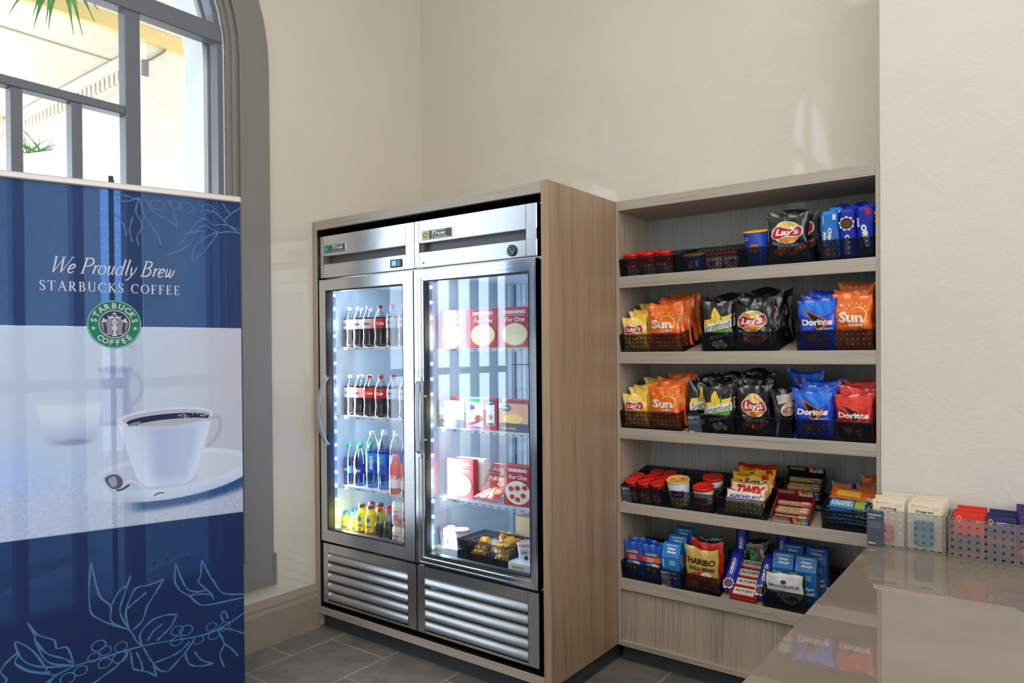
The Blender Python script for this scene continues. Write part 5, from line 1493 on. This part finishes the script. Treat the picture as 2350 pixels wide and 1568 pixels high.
bag('oo', 4, 2.475, .115, 'orange wrapped bar lying across behind the blue pile, fourth shelf', w=.17, h=.05, t=.014, lean=-50, hh=.085, name='snack_bar', cat='snack bar', body=FO['bara'], layers=[(SCL(RC(-.06, .05, .03, .15), 1, .25), ink((250, 190, 60)))], crush=.2, taper=.02, yaw=-6)
for i, (x, c) in enumerate([(2.430, 'sky'), (2.515, 'sky')]):
    bag('pk', 4, x, .15, 'small blue snack packet leaning at the %s of the right bin, fourth shelf' % ['back left', 'back right'][i], w=.08, h=.085, t=.016, lean=-25, hh=.05, name='snack_packet', cat='snack packet', body=FO[c], layers=[(SCL(EL(.02, .1, .05, .04, 20), .45, .42), ink((30, 170, 210))), (SCL(RC(-.07, .15, .07, .19), .45, .42), ink((226, 90, 40))), (SCL(TX('PUFF', -.03, .11, .06, .03), .45, .42), WHITE)], crush=.4, taper=.05, yaw=[4, -5][i], var=i)
bag('og', 4, 2.535, .2, 'orange snack packet standing highest at the back of the right bin, fourth shelf', w=.08, h=.09, t=.02, lean=-10, hh=.07, name='snack_packet', cat='snack packet', body=FO['bara'], layers=[(SCL(EL(.0, .1, .05, .04, 20), .45, .42), ink((250, 190, 60)))], crush=.6, yaw=20)

# ---- bottom shelf
for i, (x, c, hb) in enumerate([(1.562, (196, 30, 34), .168), (1.655, (240, 110, 34), .165)]):
    bag('nut%d' % i, 5, x, .030, 'blue peanut bag with %s band at the front left of the bottom shelf' % ['red', 'orange'][i], w=.098, h=hb, t=.024, name='peanut_bag', cat='peanut bag', body=FO['nutblue'], layers=A_nuts(.098, hb, c), yaw=[-3, 4][i], lean=-5, crush=.5, taper=.05)
    bag('nutb%d' % i, 5, x + .004, .075, 'blue peanut bag hidden behind the %s-banded one, bottom shelf' % ['red', 'orange'][i], w=.098, h=hb, t=.024, name='peanut_bag', cat='peanut bag', body=FO['nutblue'], layers=A_nuts(.098, hb, c), yaw=[4, -5][i], lean=-5, crush=.5, taper=.05)


def gable_box(m4, label):
    w, d, h, g = .082, .062, .185, .05
    L = [(TX('Chips', 0, .062, .062, .018, bold=.06), WHITE), (TX('Ahoy!', 0, .042, .062, .018, bold=.06), WHITE), (LN([(-.02, .03), (.03, .034)], .003), RED), (RC(-.036, .09, -.030, .125), ink((190, 220, 240))), (RC(-.006, .098, .022, .122), ink((120, 190, 200)))]
    T = [(TX('Chips', 0, .60, .040, .22, bold=.07), WHITE), (TX('Ahoy!', .002, .36, .044, .22, bold=.07), WHITE), (LN([(-.026, .85), (.026, .85)], .06), ink((214, 234, 250))), (star(.028, .2, .005, .5), RED)]
    Sd = []
    for y, z in ((.0, .12), (.005, .075), (-.004, .035)): Sd += [(EL(y, z, .020, .02), WHITE), (EL(y, z, .018, .018), COOKL), (EL(y, z, .010, .010, r0=.6), COOK)]
    return carton('cookie_carton', w, d, h, BLUE_C, L, label, 'cookie carton', m4, gable=g, top_layers=T, side=Sd)


for i, d in enumerate((.040, .108, .178)):
    gable_box(frame_on(5, 1.752, d, .0045 + .006 * i, 3, -3), 'sky blue slant-topped cookie carton, %s of the left file on the bottom shelf' % ORD[i])
for i, (x, d, wh) in enumerate([(2.215, .115, 'front left'), (2.306, .112, 'front right'), (2.235, .185, 'rear left'), (2.330, .183, 'rear right')]):
    gable_box(frame_on(5, x, d, .0045 + .008 * (i > 1), 3, -3), 'sky blue slant-topped cookie carton, %s of four behind the white pouch, bottom shelf' % wh)
bag('gold', 5, 1.888, .030, 'gold gummy candy bag with dark lettering on the bottom shelf', w=.150, h=.185, t=.034, name='gummy_bag', cat='candy bag', yaw=2, lean=-8, crush=1.0, taper=.04)
bag('gk', 5, 1.896, .075, 'red gummy candy bag standing just behind the gold one, bottom shelf', w=.150, h=.2, t=.03, name='gummy_bag', cat='candy bag', body=FO['candyred'], layers=[(SCL(TX('WORMS', 0, .15, .1, .03), 1, 1), ink((240, 170, 90)))], yaw=-2, lean=-7, taper=.04)
bag('gd', 5, 1.896, .13, 'dark gummy candy bag at the back behind the red one, bottom shelf', w=.150, h=.2, t=.03, name='gummy_bag', cat='candy bag', body=FO['black'], layers=[], yaw=3, lean=-5, taper=.04)
bag('pist', 5, 2.065, .185, 'black pistachio bag with green lettering behind the mint tins, bottom shelf', w=.135, h=.185, t=.05, name='nut_bag', cat='nut bag', body=FO['black'], yaw=0, lean=-12, taper=.04)
bag('brook', 5, 2.238, .035, 'white and dark chocolate pouch at the front right of the bottom shelf', w=.158, h=.145, t=.035, name='chocolate_pouch', cat='candy bag', body=P('pouch_dark', (40, 44, 54), .35, coat=.3, bump=.2), yaw=2, lean=-4, taper=.03, crush=.5)
bag('red', 5, 2.425, .05, 'small red and orange chip bag in the right corner of the bottom shelf', w=.09, h=.09, t=.03, yaw=-10, lean=-20, body=FO['bara'])


def cookie_roll(m4, label):
    w, d, h = .052, .042, .185
    L = oreo_layers(.048, h, False)
    m = MB(); m.bbox(-w / 2, -d, 0, w / 2, 0, h, BLUE_O, .012); m.add([(-w * .42, -d * .5, h), (w * .42, -d * .5, h), (w * .46, -d * .5, h + .012), (-w * .46, -d * .5, h + .012)], [(0, 1, 2, 3)], BLUE_O)
    art(m, L + [(star(-.012, .008, .006, .5), WHITE), (star(.014, .012, .005, .5), WHITE)], lambda u, v, o: (u, -d - o, v), .03, .0003, .0006)
    return tag(m.build('cookie_roll', mat4=m4), label, 'cookie pack')


cookie_roll(frame_on(5, 1.996, .05, .004, 4, -48, 6), 'royal blue cookie roll leaning left of the mint tins, bottom shelf')
cookie_roll(frame_on(5, 2.004, .205, .05, 2, -14, 4), 'royal blue cookie roll standing behind the leaning one, bottom shelf')
cookie_roll(frame_on(5, 2.136, .04, .004, 0, -48, 4), 'royal blue cookie roll leaning right of the mint tins, half hidden by the white pouch')
cookie_roll(frame_on(5, 2.176, .235, .05, -2, -10, 3), 'royal blue cookie roll upright behind the light blue cartons, bottom shelf')
# mint tins in their red tray
mt = frame_on(5, 2.070, .012, .004, 0, 24)
m = MB(); RT = P('tray_red', (186, 44, 34), .4); w_, d_ = .112, .205
m.box(-w_ / 2, 0, 0, w_ / 2, d_, .003, RT); m.box(-w_ / 2, 0, 0, -w_ / 2 + .004, d_, .022, RT); m.box(w_ / 2 - .004, 0, 0, w_ / 2, d_, .022, RT); m.box(-w_ / 2, d_ - .003, 0, w_ / 2, d_, .022, RT); m.box(-w_ / 2, 0, 0, w_ / 2, .003, .014, RT)
tag(m.build('display_tray', mat4=mt), 'red tray of mint tins leaning at the front of the bottom shelf', 'tray')
for i in range(4):
    m = MB(); m.bbox(-.050, 0, .0, .050, .046, .019, P('tin_red', (190, 40, 32), .3, .3), .004)
    art(m, [(RC(-.043, .006, .043, .040), ink((222, 214, 200))), (TX('ALTOIDS', 0, .025, .074, .013, bold=.04), ink((40, 44, 52))), (LN([(-.02, .014), (.02, .014)], .0015), ink((60, 120, 90)))], lambda u, v, o: (u, v, .019 + o), None, .0002, .0003)
    tag(m.build('mint_tin', mat4=mt @ Matrix.Translation((0, .006 + i * .0487, .005))), 'red mint tin with cream label, %s up in the red tray on the bottom shelf' % ['lowest', 'second', 'third', 'topmost'][i], 'mint tin')

# ================================================================ COUNTER BINS
ctz = .744
for i, (x0, x1) in enumerate([(2.578, 2.820), (2.826, 3.170)]):
    b = bin_(0, x0, x1, ['clear grey perforated bin with slate card holding cream packs, left on the counter', 'clear grey perforated bin of red, navy and purple packs on the counter'][i],
             h=.130, dd=.155, mat4=Matrix.Translation((x0, .396, ctz + .0005)), mat=BINC, card=.052 if i == 0 else False)
PAPER = P('card_cream', (226, 214, 188), .6, var=.03)


def hang_card(x, y, z, w, h, body, layers, label, yaw=0, lean=-4, blister=None):
    m = MB(); m.bbox(-w / 2, -.002, 0, w / 2, .002, h, body, .0008)
    art(m, layers, lambda u, v, o: (u, -.002 - o, v), None, .0002, .0003)
    o = tag(m.build('hanging_pack', loc=(x, y, z), rot=(R(lean), 0, R(yaw))), label, 'toiletry pack')
    if blister:
        q = MB(); c, bw, bh = blister; q.bbox(-bw / 2, -.022, .015, bw / 2, -.003, .015 + bh, c, .006); q.build('blister', o)
    return o


def cream_layers(t): return [(RC(-.046, .145, .046, .158), ink((238, 222, 200))), (EL(-.036, .148, .005, .006, r0=.5), ink((240, 160, 60))), (TX(t, 0, .128, .052, .011), ink((50, 50, 54))), (LN([(-.03, .148), (.01, .148)], .0018), ink((226, 150, 110))), (RC(.025, .138, .042, .150), ink((196, 206, 204)))]


for i, y in enumerate((.430, .465, .500)):
    hang_card(2.640 + [-.0, .002, .02][i], y, ctz + .004, .100, .158 + .008 * i, PAPER, cream_layers(['caring', 'safety', 'Dove'][i]), 'cream hanging pack, %s of the left file in the cream counter bin' % ORD[i], blister=(ink((216, 120, 110)), .04, .06) if i == 0 else None)
for i, y in enumerate((.434, .458, .482, .506)):
    hang_card(2.752 + .004 * i, y, ctz + .004, .104, .158 + .005 * i, PAPER, cream_layers(['Degree', 'Degree', 'Secret', 'Degree'][i]), 'cream hanging pack%s, %s of the right file in the counter bin' % (' with teal item' if i == 0 else '', ORD[i]), blister=(P('teal_plastic', (30, 132, 150), .3), .058, .085) if i == 0 else None)
RP, NP, PP = P('pack_scarlet', (220, 50, 34), .4), P('pack_navy', (40, 42, 92), .4), P('pack_purple', (74, 46, 110), .35)
DP = P('pack_charcoal', (50, 52, 66), .4)
for i in range(3):
    hang_card(2.880 + .003 * i, .430 + .036 * i, ctz + .004, .086, .142 + .006 * i, RP, [(SCL(a_, .82, 1), b_) for a_, b_ in [(EL(-.032, .122, .009, .009, r0=.6), ink((250, 180, 90))), (PO((-.038, .116), (-.026, .116), (-.032, .106)), ink((250, 180, 90))), (LN([(-.01, .118), (.03, .118)], .002), ink((160, 20, 20))), (TX('advil', .036, .118, .02, .007), ink((250, 200, 180))), (RC(-.048, .01, .048, .07), ink((56, 60, 76)))]],
              'scarlet hanging pack, %s of the left file in the second counter bin' % ORD[i], blister=(DP, .07, .04) if i == 0 else None)
for i in range(3):
    hang_card(2.970 + .003 * i, .430 + .036 * i, ctz + .004, .082, .140 + .006 * i, NP, [(SCL(a_, .82, 1), b_) for a_, b_ in [(EL(-.034, .122, .008, .009, r0=.6), ink((250, 180, 90))), (PO((-.041, .117), (-.027, .117), (-.034, .108)), ink((250, 180, 90))), (LN([(-.015, .122), (.02, .122)], .002), ink((210, 216, 240))), (LN([(-.015, .116), (.01, .116)], .0015), ink((210, 216, 240))), (RC(-.046, .04, .046, .075), ink((150, 60, 80)))]],
              'navy hanging pack, %s of the middle file in the second counter bin' % ORD[i], blister=(DP, .07, .04) if i == 0 else None)
for i in range(4):
    hang_card(3.062 - .004 * i, .428 + .03 * i, ctz + .004, .082, .150 + .008 * i, PP, [(TX('tampax' if i else 'pearl', .0, .128, .05, .014, shear=.2), WHITE), (LN(spline([(-.03, .144), (0, .147), (.03, .142)], 4), .003), ink((150, 120, 220))), (RC(-.04, .02, .04, .05), ink((206, 70, 80)))],
              'purple hanging pack, %s of the right file in the second counter bin' % ORD[i])

# ================================================================ DRINKS IN THE LEFT REFRIGERATOR
PR = {
    'cola': ([(.024, 0), (.031, .004), (.0325, .02), (.0285, .055), (.030, .085), (.0325, .105), (.0325, .135), (.029, .155)], [(.029, .155), (.020, .178), (.0125, .192), (.0125, .200)], .096, .147, .0128, .214),
    'water': ([(.028, 0), (.0315, .004), (.0315, .02), (.030, .06), (.0315, .085), (.0315, .125), (.030, .14)], [(.030, .14), (.0245, .168), (.014, .188), (.0125, .198)], .062, .100, .0135, .214),
    'tall': ([(.032, 0), (.036, .004), (.036, .18), (.035, .20)], [(.035, .20), (.030, .235), (.018, .262), (.0135, .270)], .08, .185, .0155, .292),
    'small': ([(.024, 0), (.027, .004), (.0275, .03), (.025, .06), (.0275, .085)], [(.0275, .085), (.020, .110), (.013, .12), (.012, .124)], .03, .085, .0145, .138),
    'dairy': ([(.026, 0), (.030, .004), (.0305, .05), (.028, .08), (.0305, .12), (.028, .145)], [(.028, .145), (.020, .165), (.017, .17), (.017, .175)], .03, .14, .0185, .192),
    'glass': ([(.026, 0), (.029, .004), (.029, .075), (.026, .10)], [(.026, .10), (.016, .135), (.0125, .165), (.012, .18)], .012, .055, .0135, .187),
}
BP = {}


def bottle(kind, liquid, labc, capc, text, tcol, x, d, z, label, group=None, yaw=0, trans=False, extra=None, textv=False):
    lo, hi, l0, l1, cr, ht = PR[kind]
    m4 = Matrix.Translation((x, d, z)) @ Matrix.Rotation(R(yaw), 4, 'Z')
    key = (kind, liquid, labc, capc, text)
    if key in BP: return clone(BP[key], m4, label, group)
    t = thing('drink_bottle', label, 'bottle', mat4=m4, group=group)
    m = MB()
    lm = glass_mat('liq_%d_%d_%d' % liquid, tuple(min(1, v + .15) for v in lin(liquid)), .08, .7, .05) if trans else P('liq_%d_%d_%d' % liquid, liquid, .08, coat=.6, vscale=30)
    m.lathe(lo, lm, 20); m.lathe(hi, CLEAR if kind != 'dairy' and kind != 'small' else lm, 20)
    m.lathe([(cr * .9, ht - .022), (cr * 1.02, ht - .020), (cr * .95, ht - .017)], CLEAR, 16)
    m.build('bottle_body', t)
    def rad(z_):
        for (r0, z0), (r1, z1) in zip(lo, lo[1:]):
            if z0 <= z_ <= z1: return r0 + (r1 - r0) * (z_ - z0) / max(1e-6, z1 - z0)
        return lo[-1][0]
    q = MB(); n = 8; q.lathe([(rad(l0 + (l1 - l0) * i / n) + .0006, l0 + (l1 - l0) * i / n) for i in range(n + 1)], ink(labc, .35), 24, caps=False)
    fn = lambda u, v, o: ((rad(v) + .0006 + o) * math.cos(-PI / 2 + .35 + u / .03), (rad(v) + .0006 + o) * math.sin(-PI / 2 + .35 + u / .03), v)
    cz = (l0 + l1) / 2; L = list(extra or [])
    L.append((TX(text, 0, cz, .036 if not textv else .07, .016 if not textv else .018, bold=.04, shear=0 if textv else .2, rot=90 if textv else 0), ink(tcol)))
    art(q, L, fn, .005, .0003, .0005); q.build('label', t)
    q = MB(); q.lathe([(cr, ht - .016), (cr, ht - .002), (cr * .92, ht), (0, ht)], P('cap_%d_%d_%d' % capc, capc, .35), 20); q.build('cap', t)
    BP[key] = t
    return t


FZ = {1: 1.474, 2: 1.112, 3: .742, 4: .457}
lvl = {1: 'top', 2: 'second', 3: 'third', 4: 'bottom'}
COLA = (34, 22, 26)
xs = (.094, .170, .246, .334, .425, .510, .59)
for L_, spec in {1: ['d', 'd', 'd', 'c', 'p', 'p', 'c'], 2: ['d', 'd', 'c', 'c', 'p', 'p', 'c']}.items():
    for i, (x, s) in enumerate(zip(xs, spec)):
        for r_ in range(2):
            lc, cc, tx, tc_ = {'d': ((232, 232, 236), (226, 230, 236), 'diet', (200, 30, 50)), 'c': ((214, 30, 34), (216, 34, 36), 'Cola', (255, 245, 240)), 'p': ((176, 196, 232), (206, 26, 40), 'pep', (220, 60, 90))}[s]
            nm = {'d': 'cola bottle with white label', 'c': 'cola bottle with red label', 'p': 'cola bottle with pale blue label'}[s]
            bottle('cola', COLA, lc, cc, tx, tc_, x + .008 * r_, .165 + .078 * r_, FZ[L_], '%s, %s column, %s fridge shelf, %s' % (nm, ['first', 'second', 'third', 'fourth', 'fifth', 'sixth', 'seventh'][i], lvl[L_], ['in front', 'second back']
                   [r_]), yaw=random.uniform(-30, 30))
for i in range(2):
    for r_ in range(3):
        bottle('water', (70, 130, 190), (14, 52, 120), (20, 160, 100), 'DASANI', (230, 240, 255), .092 + .078 * i + .004 * r_, .16 + .072 * r_, FZ[3], 'water bottle with green cap, %s column, %s, third fridge shelf' % (['first', 'second'][i], ['in front', 'second back', 'third back'][r_]), yaw=random.uniform(-20, 10), trans=True)
for i in range(3):
    for r_ in range(2):
        bottle('tall', (160, 200, 230), (20, 96, 214), (236, 240, 246), 'smart', (240, 248, 255), .268 + .088 * i, .165 + .085 * r_, FZ[3], 'tall clear water bottle with blue label, %s column, %s, third fridge shelf' % (['first', 'second', 'third'][i], ['in front', 'behind'][r_]), yaw=[10, -30, 0][i], trans=True, textv=True,
               extra=[(RC(-.03, .13, .03, .18), ink((40, 160, 230)))])
for i in range(2):
    bottle('dairy', (214, 60, 50), (236, 70, 40), (230, 110, 150), 'G', (250, 250, 250), .490 + .075 * i, .112 + .006 * i, FZ[3] , 'red sports drink bottle with pink cap, %s, third fridge shelf' % ['left of two', 'right of two'][i], extra=[(RC(-.06, .03, .06, .075), ink((238, 234, 236)))])
for i in range(2):
    for r_ in range(2):
        bottle('small', (236, 208, 60), (240, 214, 50), (30, 150, 220), 'YOO', (60, 60, 140), .072 + .062 * i, .15 + .06 * r_, FZ[4], 'small yellow drink bottle with blue cap, %s column, %s, fridge floor' % (['first', 'second'][i], ['front', 'behind'][r_]), extra=[(EL(0, .068, .012, .008), WHITE), (RC(-.08, .031, .08, .044), ink((40, 160, 220)))])
        bottle('dairy', (246, 222, 40), (248, 226, 20), (120, 60, 60), 'choc', (40, 90, 180), .198 + .068 * i, .15 + .065 * r_, FZ[4], 'tall yellow milk drink bottle with dark cap, %s column, %s, fridge floor' % (['first', 'second'][i], ['front', 'behind'][r_]), extra=[(EL(0, .118, .010, .014), ink((60, 130, 210))), (RC(-.08, .04, .08, .056), ink((150, 70, 50))), (star(0, .065, .01, .4, 8), ink((200, 60, 50)))])
        bottle('glass', (18, 40, 44), (30, 22, 40), (206, 60, 60), 'cane', (240, 170, 190), .338 + .066 * i, .145 + .065 * r_, FZ[4], 'dark glass soda bottle with red cap, %s column, %s, fridge floor' % (['first', 'second'][i], ['front', 'behind'][r_]), extra=[(EL(0, .042, .012, .012), ink((200, 40, 70))), (EL(.01, .028, .008, .006), WHITE)])


def can(x, d, z, label, pr=[None]):
    m4 = Matrix.Translation((x, d, z)) @ Matrix.Rotation(R(random.uniform(-10, 10)), 4, 'Z')
    if pr[0]: return clone(pr[0], m4, label)
    m = MB(); r = .031; m.lathe([(.024, 0), (r, .008), (r, .108), (.027, .118), (.027, .121), (.024, .118), (0, .118)], P('can_white', (236, 232, 230), .3, .2), 24)
    fn = lambda u, v, o: ((r + o) * math.cos(-PI / 2 + .3 + u / r), (r + o) * math.sin(-PI / 2 + .3 + u / r), v)
    art(m, [(RC(-.09, .088, .09, .094), ink((230, 190, 110))), (TX('izze', 0, .076, .036, .016, rot=0), ink((60, 80, 150))), (EL(0, .045, .016, .017), ink((206, 40, 60))), (EL(.02, .03, .012, .01), ink((226, 90, 110))), (RC(-.09, .010, .09, .016), ink((226, 170, 80)))], fn, .006, .0003, .0006)
    pr[0] = tag(m.build('drink_can', mat4=m4), label, 'can'); return pr[0]


for i in range(3):
    for j in range(2): can(.492 + .065 * i, .13, FZ[4] + .122 * j, 'white drink can with red fruit, %s of the %s stack on the fridge floor' % (['bottom', 'top'][j], ['first', 'second', 'third'][i]))

# ================================================================ FOOD IN THE FREEZER
RB = P('box_red', (196, 26, 34), .45, coat=.2); GB = {1: 1.46, 2: 1.088, 3: .762, 4: .457}


def fbox(name, x0, w, d, y, z, h, body, layers, label, cat, yaw=0):
    m = MB(); m.bbox(-w / 2, 0, 0, w / 2, d, h, body, .0012)
    art(m, layers, lambda u, v, o: (u, -o, v), None, .0003, .0005)
    return tag(m.build(name, loc=(x0 + w / 2, y, z), rot=(0, 0, R(yaw))), label, cat)


def pizza_layers(w, h):
    L = [(TX('DIGIORNO', 0, h * .88, w * .72, h * .09, bold=.06), WHITE), (TX('For One', 0, h * .70, w * .66, h * .12, shear=.3, bold=.02), WHITE), (LN([(-w * .3, h * .80), (w * .3, h * .80)], .0016), WHITE), (EL(0, h * .33, w * .44, h * .29), ink((214, 150, 90))), (EL(0, h * .335, w * .41, h * .265), ink((246, 226, 180)))]
    return L


for i, (x, w) in enumerate([(.775, .165), (.955, .165), (1.135, .165)]):
    L = pizza_layers(w, .18)
    fbox('pizza_box', x, w, .035, .14, GB[1], .18, RB, L, 'red single pizza box standing on the top freezer shelf, %s' % ['leftmost', 'in the middle', 'rightmost'][i], 'pizza box')
    fbox('pizza_box', x, w, .035, .178, GB[1], .18, RB, L, 'red single pizza box behind the %s one on the top freezer shelf' % ['leftmost', 'middle', 'rightmost'][i], 'pizza box')
WB = P('box_offwhite', (236, 226, 214), .5); NB = P('box_charcoal', (44, 46, 70), .45)


def pie_layers(w, h): return [(RC(-w / 2 + .003, h * .3, w / 2 - .003, h - .003), ink((232, 160, 120))), (EL(0, h * .46, w * .34, h * .16), ink((246, 206, 90))), (EL(-w * .25, h * .82, w * .17, h * .12), ink((30, 84, 90))), (TX('pie', -w * .25, h * .82, w * .2, h * .1), WHITE), (TX('ORGANIC', -w * .15, h * .12, w * .5, h * .08), ink((226, 196, 110)))]


fbox('frozen_meal_box', .768, .155, .04, .14, GB[2], .128, NB, pie_layers(.155, .128), 'dark and peach frozen meal box at the left of the second freezer shelf', 'frozen meal box', 2)
fbox('frozen_meal_box', .930, .105, .04, .14, GB[2], .145, WB, [(RC(-.05, .125, .05, .143), ink((60, 190, 110))), (EL(-.02, .1, .02, .012), ink((80, 80, 190))), (LN(spline([(-.05, .02), (0, .03), (.05, .05)], 4), .012), ink((200, 60, 100))), (EL(.025, .05, .022, .016), ink((190, 70, 60))), (RC(-.05, .002, .05, .014), ink((190, 110, 170)))], 'white frozen meal box with green top on the second freezer shelf', 'frozen meal box')
fbox('frozen_meal_box', 1.040, .075, .04, .14, GB[2], .146, P('box_crimson', (186, 40, 60), .45), [(RC(-.024, .022, .024, .118), ink((240, 238, 236))), (EL(0, .126, .026, .012), ink((20, 84, 90))), (TX('Amy', 0, .126, .03, .009), WHITE), (EL(0, .06, .012, .012), ink((220, 140, 140))), (RC(-.02, .024, .02, .034), ink((30, 130, 70)))], 'narrow crimson frozen meal box with white panel on the second freezer shelf', 'frozen meal box')
fbox('frozen_meal_box', 1.122, .17, .04, .14, GB[2], .128, NB, pie_layers(.17, .128), 'dark and peach frozen meal box at the right of the second freezer shelf', 'frozen meal box', -2)
for i in range(3): fbox('frozen_meal_box', .79 + .17 * i, .15, .04, .2, GB[2], .14, [RB, WB, RB][i], [], '%s frozen meal box in the rear row of the second freezer shelf, %s' % (['red', 'white', 'red'][i], ['left', 'middle', 'right'][i]), 'frozen meal box')
fbox('pizza_box', .800, .165, .035, .15, GB[3], .18, RB, pizza_layers(.165, .18), 'red single pizza box at the left of the third freezer shelf', 'pizza box')
fbox('pizza_box', .83, .165, .035, .19, GB[3], .18, WB, [], 'pale pizza box back to back behind the left one, third freezer shelf', 'pizza box', 3)
L = [(TX('DIGIORNO', 0, .158, .10, .016, bold=.06), WHITE), (TX('For One', 0, .128, .1, .02, shear=.3), WHITE), (EL(0, .06, .068, .052), ink((244, 228, 200)))]
for a, b in ((-.03, .04), (.03, .05), (0, .08), (.0, .03), (-.035, .075), (.04, .085)): L.append((EL(a, b, .014, .011), ink((196, 36, 44))))
fbox('pizza_box', 1.150, .155, .04, .14, GB[3], .18, RB, L, 'red pepperoni pizza box at the right of the third freezer shelf', 'pizza box')


def fbag(x, y, z, w, h, t, rot, body, layers, label, seed, name='frozen_food_bag', taper=.05):
    o = bag_mesh(name, body, layers, w, h, t, seed, 1.2, taper=taper); o.location = (x, y, z); o.rotation_euler = tuple(R(a) for a in rot); return tag(o, label, 'frozen food bag')


HB_ = [(TX('bites', 0, .06, .09, .026, shear=.2), WHITE), (EL(.04, .04, .03, .02, 20), ink((236, 170, 110))), (LN([(-.06, .09), (.06, .095)], .004), ink((250, 220, 210)))]
fbag(1.045, .135, GB[3] + .012, .155, .1, .03, (-58, 0, -8), FO['candyred'], HB_, 'red frozen snack bag lying in front on the third freezer shelf', 1)
fbag(1.065, .175, GB[3] + .045, .15, .11, .035, (-50, 0, 10), FO['candyred'], HB_, 'red frozen snack bag lying on top of another, third freezer shelf', 2)
fbag(1.045, .225, GB[3] + .075, .15, .1, .03, (-40, 0, 0), FO['candyred'], HB_, 'red frozen snack bag highest at the back of the third freezer shelf', 3)
# freezer floor
IV = P('carton_ivory', (226, 228, 232), .55)
fbox('ice_cream_case', .742, .165, .12, .10, .457, .07, IV, [(RC(-.06, .045, -.02, .058), ink((214, 180, 60))), (LN([(-.02, .02), (.06, .02)], .002), ink((170, 180, 190))), (LN([(-.02, .03), (.05, .03)], .002), ink((170, 180, 190)))], 'ivory carton at the left of the freezer floor under two tubs', 'carton')
fbox('ice_cream_case', 1.205, .13, .12, .095, .457, .07, IV, [(RC(-.045, .045, .02, .058), ink((214, 180, 60))), (LN([(-.03, .02), (.04, .02)], .002), ink((170, 180, 190)))], 'ivory carton at the right of the freezer floor under one tub', 'carton')


def tub(x, y, z, label, pr=[None]):
    m4 = Matrix.Translation((x, y, z))
    if pr[0]: return clone(pr[0], m4, label)
    t = thing('ice_cream_tub', label, 'ice cream tub', mat4=m4)
    q = MB(); q.lathe([(.031, 0), (.038, .072)], ink((238, 236, 238)), 24); fn = lambda u, v, o: ((.031 + .007 * v / .072 + o) * math.cos(-PI / 2 + .5 + u / .035), (.031 + .007 * v / .072 + o) * math.sin(-PI / 2 + .5 + u / .035), v)
    art(q, [(RC(-.02, .035, .02, .055), ink((206, 200, 216))), (EL(.006, .02, .010, .010), ink((110, 50, 60))), (TX('ice', 0, .045, .02, .008), ink((120, 30, 50)))], fn, .006, .0003, .0006); q.build('tub_body', t)
    q = MB(); q.lathe([(.040, .070), (.041, .080), (.039, .083), (.037, .081), (0, .081)], P('lid_rose', (206, 160, 160), .4), 24); q.build('lid', t)
    pr[0] = t; return t


tub(.795, .155, .527, 'white ice cream tub, left of the two on the ivory carton'); tub(.878, .158, .527, 'white ice cream tub beside another on the left ivory carton'); tub(1.262, .15, .527, 'white ice cream tub alone on the right ivory carton')
bin_(0, .915, 1.195, 'smoked perforated bin of yellow ice cream packs on the freezer floor', h=.125, dd=.2, mat4=Matrix.Translation((.912, .095, .458)), mat=None, card=False)
for i, (x, y, z, rz, c) in enumerate([(.99, .15, .53, 20, 'mm'), (1.06, .17, .545, -25, 'mm'), (1.13, .14, .53, 15, 'mm'), (1.0, .22, .54, -10, 'silver'), (1.09, .23, .55, 40, 'mm'), (.96, .2, .50, 60, 'candyred')]):
    fbag(x, y, z - .02, .07, .13, .03, (-68, rz * .3, rz), FO[c], [(SCL(TX('bar', 0, .07, .05, .03), 1, 1), ink((110, 60, 30)))], '%s ice cream packet, %s in the freezer bin' % ({'mm': 'yellow', 'silver': 'silver', 'candyred': 'red'}[c], ['front left', 'centre', 'front right', 'rear left', 'rear right', 'far left end'][i]), 5 + i, name='ice_cream_packet')
fbox('shipping_carton', 1.05, .26, .2, .36, .457, .2, P('cardboard', (196, 168, 128), .8, bump=.1, var=.05), [(TX('FROZEN', .04, .13, .1, .03), ink((110, 92, 70))), (LN([(-.12, .09), (.12, .09)], .002), ink((150, 124, 90)))], 'brown cardboard shipping carton at the back right of the freezer floor', 'carton')

# ================================================================ repeats share a group
GR = {'chip_bag': 'chip and popcorn bags on the shelves', 'storage_bin': 'perforated storage bins', 'gum_jar': 'small red-lidded jars on the shelves', 'noodle_cup': 'cups with red lids', 'dip_cup': 'cups and tubs with yellow lids', 'cookie_pack': 'cookie packs on the top shelf',
      'cookie_carton': 'slant-topped cookie cartons on the bottom shelf', 'cookie_roll': 'cookie rolls on the bottom shelf', 'candy_bag': 'candy bags on the fourth shelf', 'snack_bar': 'wrapped bars on the fourth shelf', 'bar_carton': 'nut bar cartons', 'snack_packet': 'snack packets on the fourth shelf',
      'peanut_bag': 'peanut bags on the bottom shelf', 'gummy_bag': 'gummy bags on the bottom shelf', 'mint_tin': 'mint tins in the red tray', 'hanging_pack': 'toiletry packs in the counter bins', 'drink_bottle': 'bottles in the left refrigerator', 'drink_can': 'cans on the refrigerator floor',
      'pizza_box': 'pizza boxes in the freezer', 'frozen_meal_box': 'frozen meal boxes in the freezer', 'frozen_food_bag': 'frozen snack bags in the freezer', 'ice_cream_packet': 'ice cream packets in the freezer bin', 'ice_cream_tub': 'ice cream tubs on the freezer floor', 'ice_cream_case': 'ivory cartons on the freezer floor'}
for o in COL.objects:
    if o.parent is None and 'label' in o:
        k = o.name.split('.')[0]
        if k in GR: o['group'] = GR[k]
        n_ = len(o['label'].split())
        if n_ > 16: print('LONG', n_, o['label'])
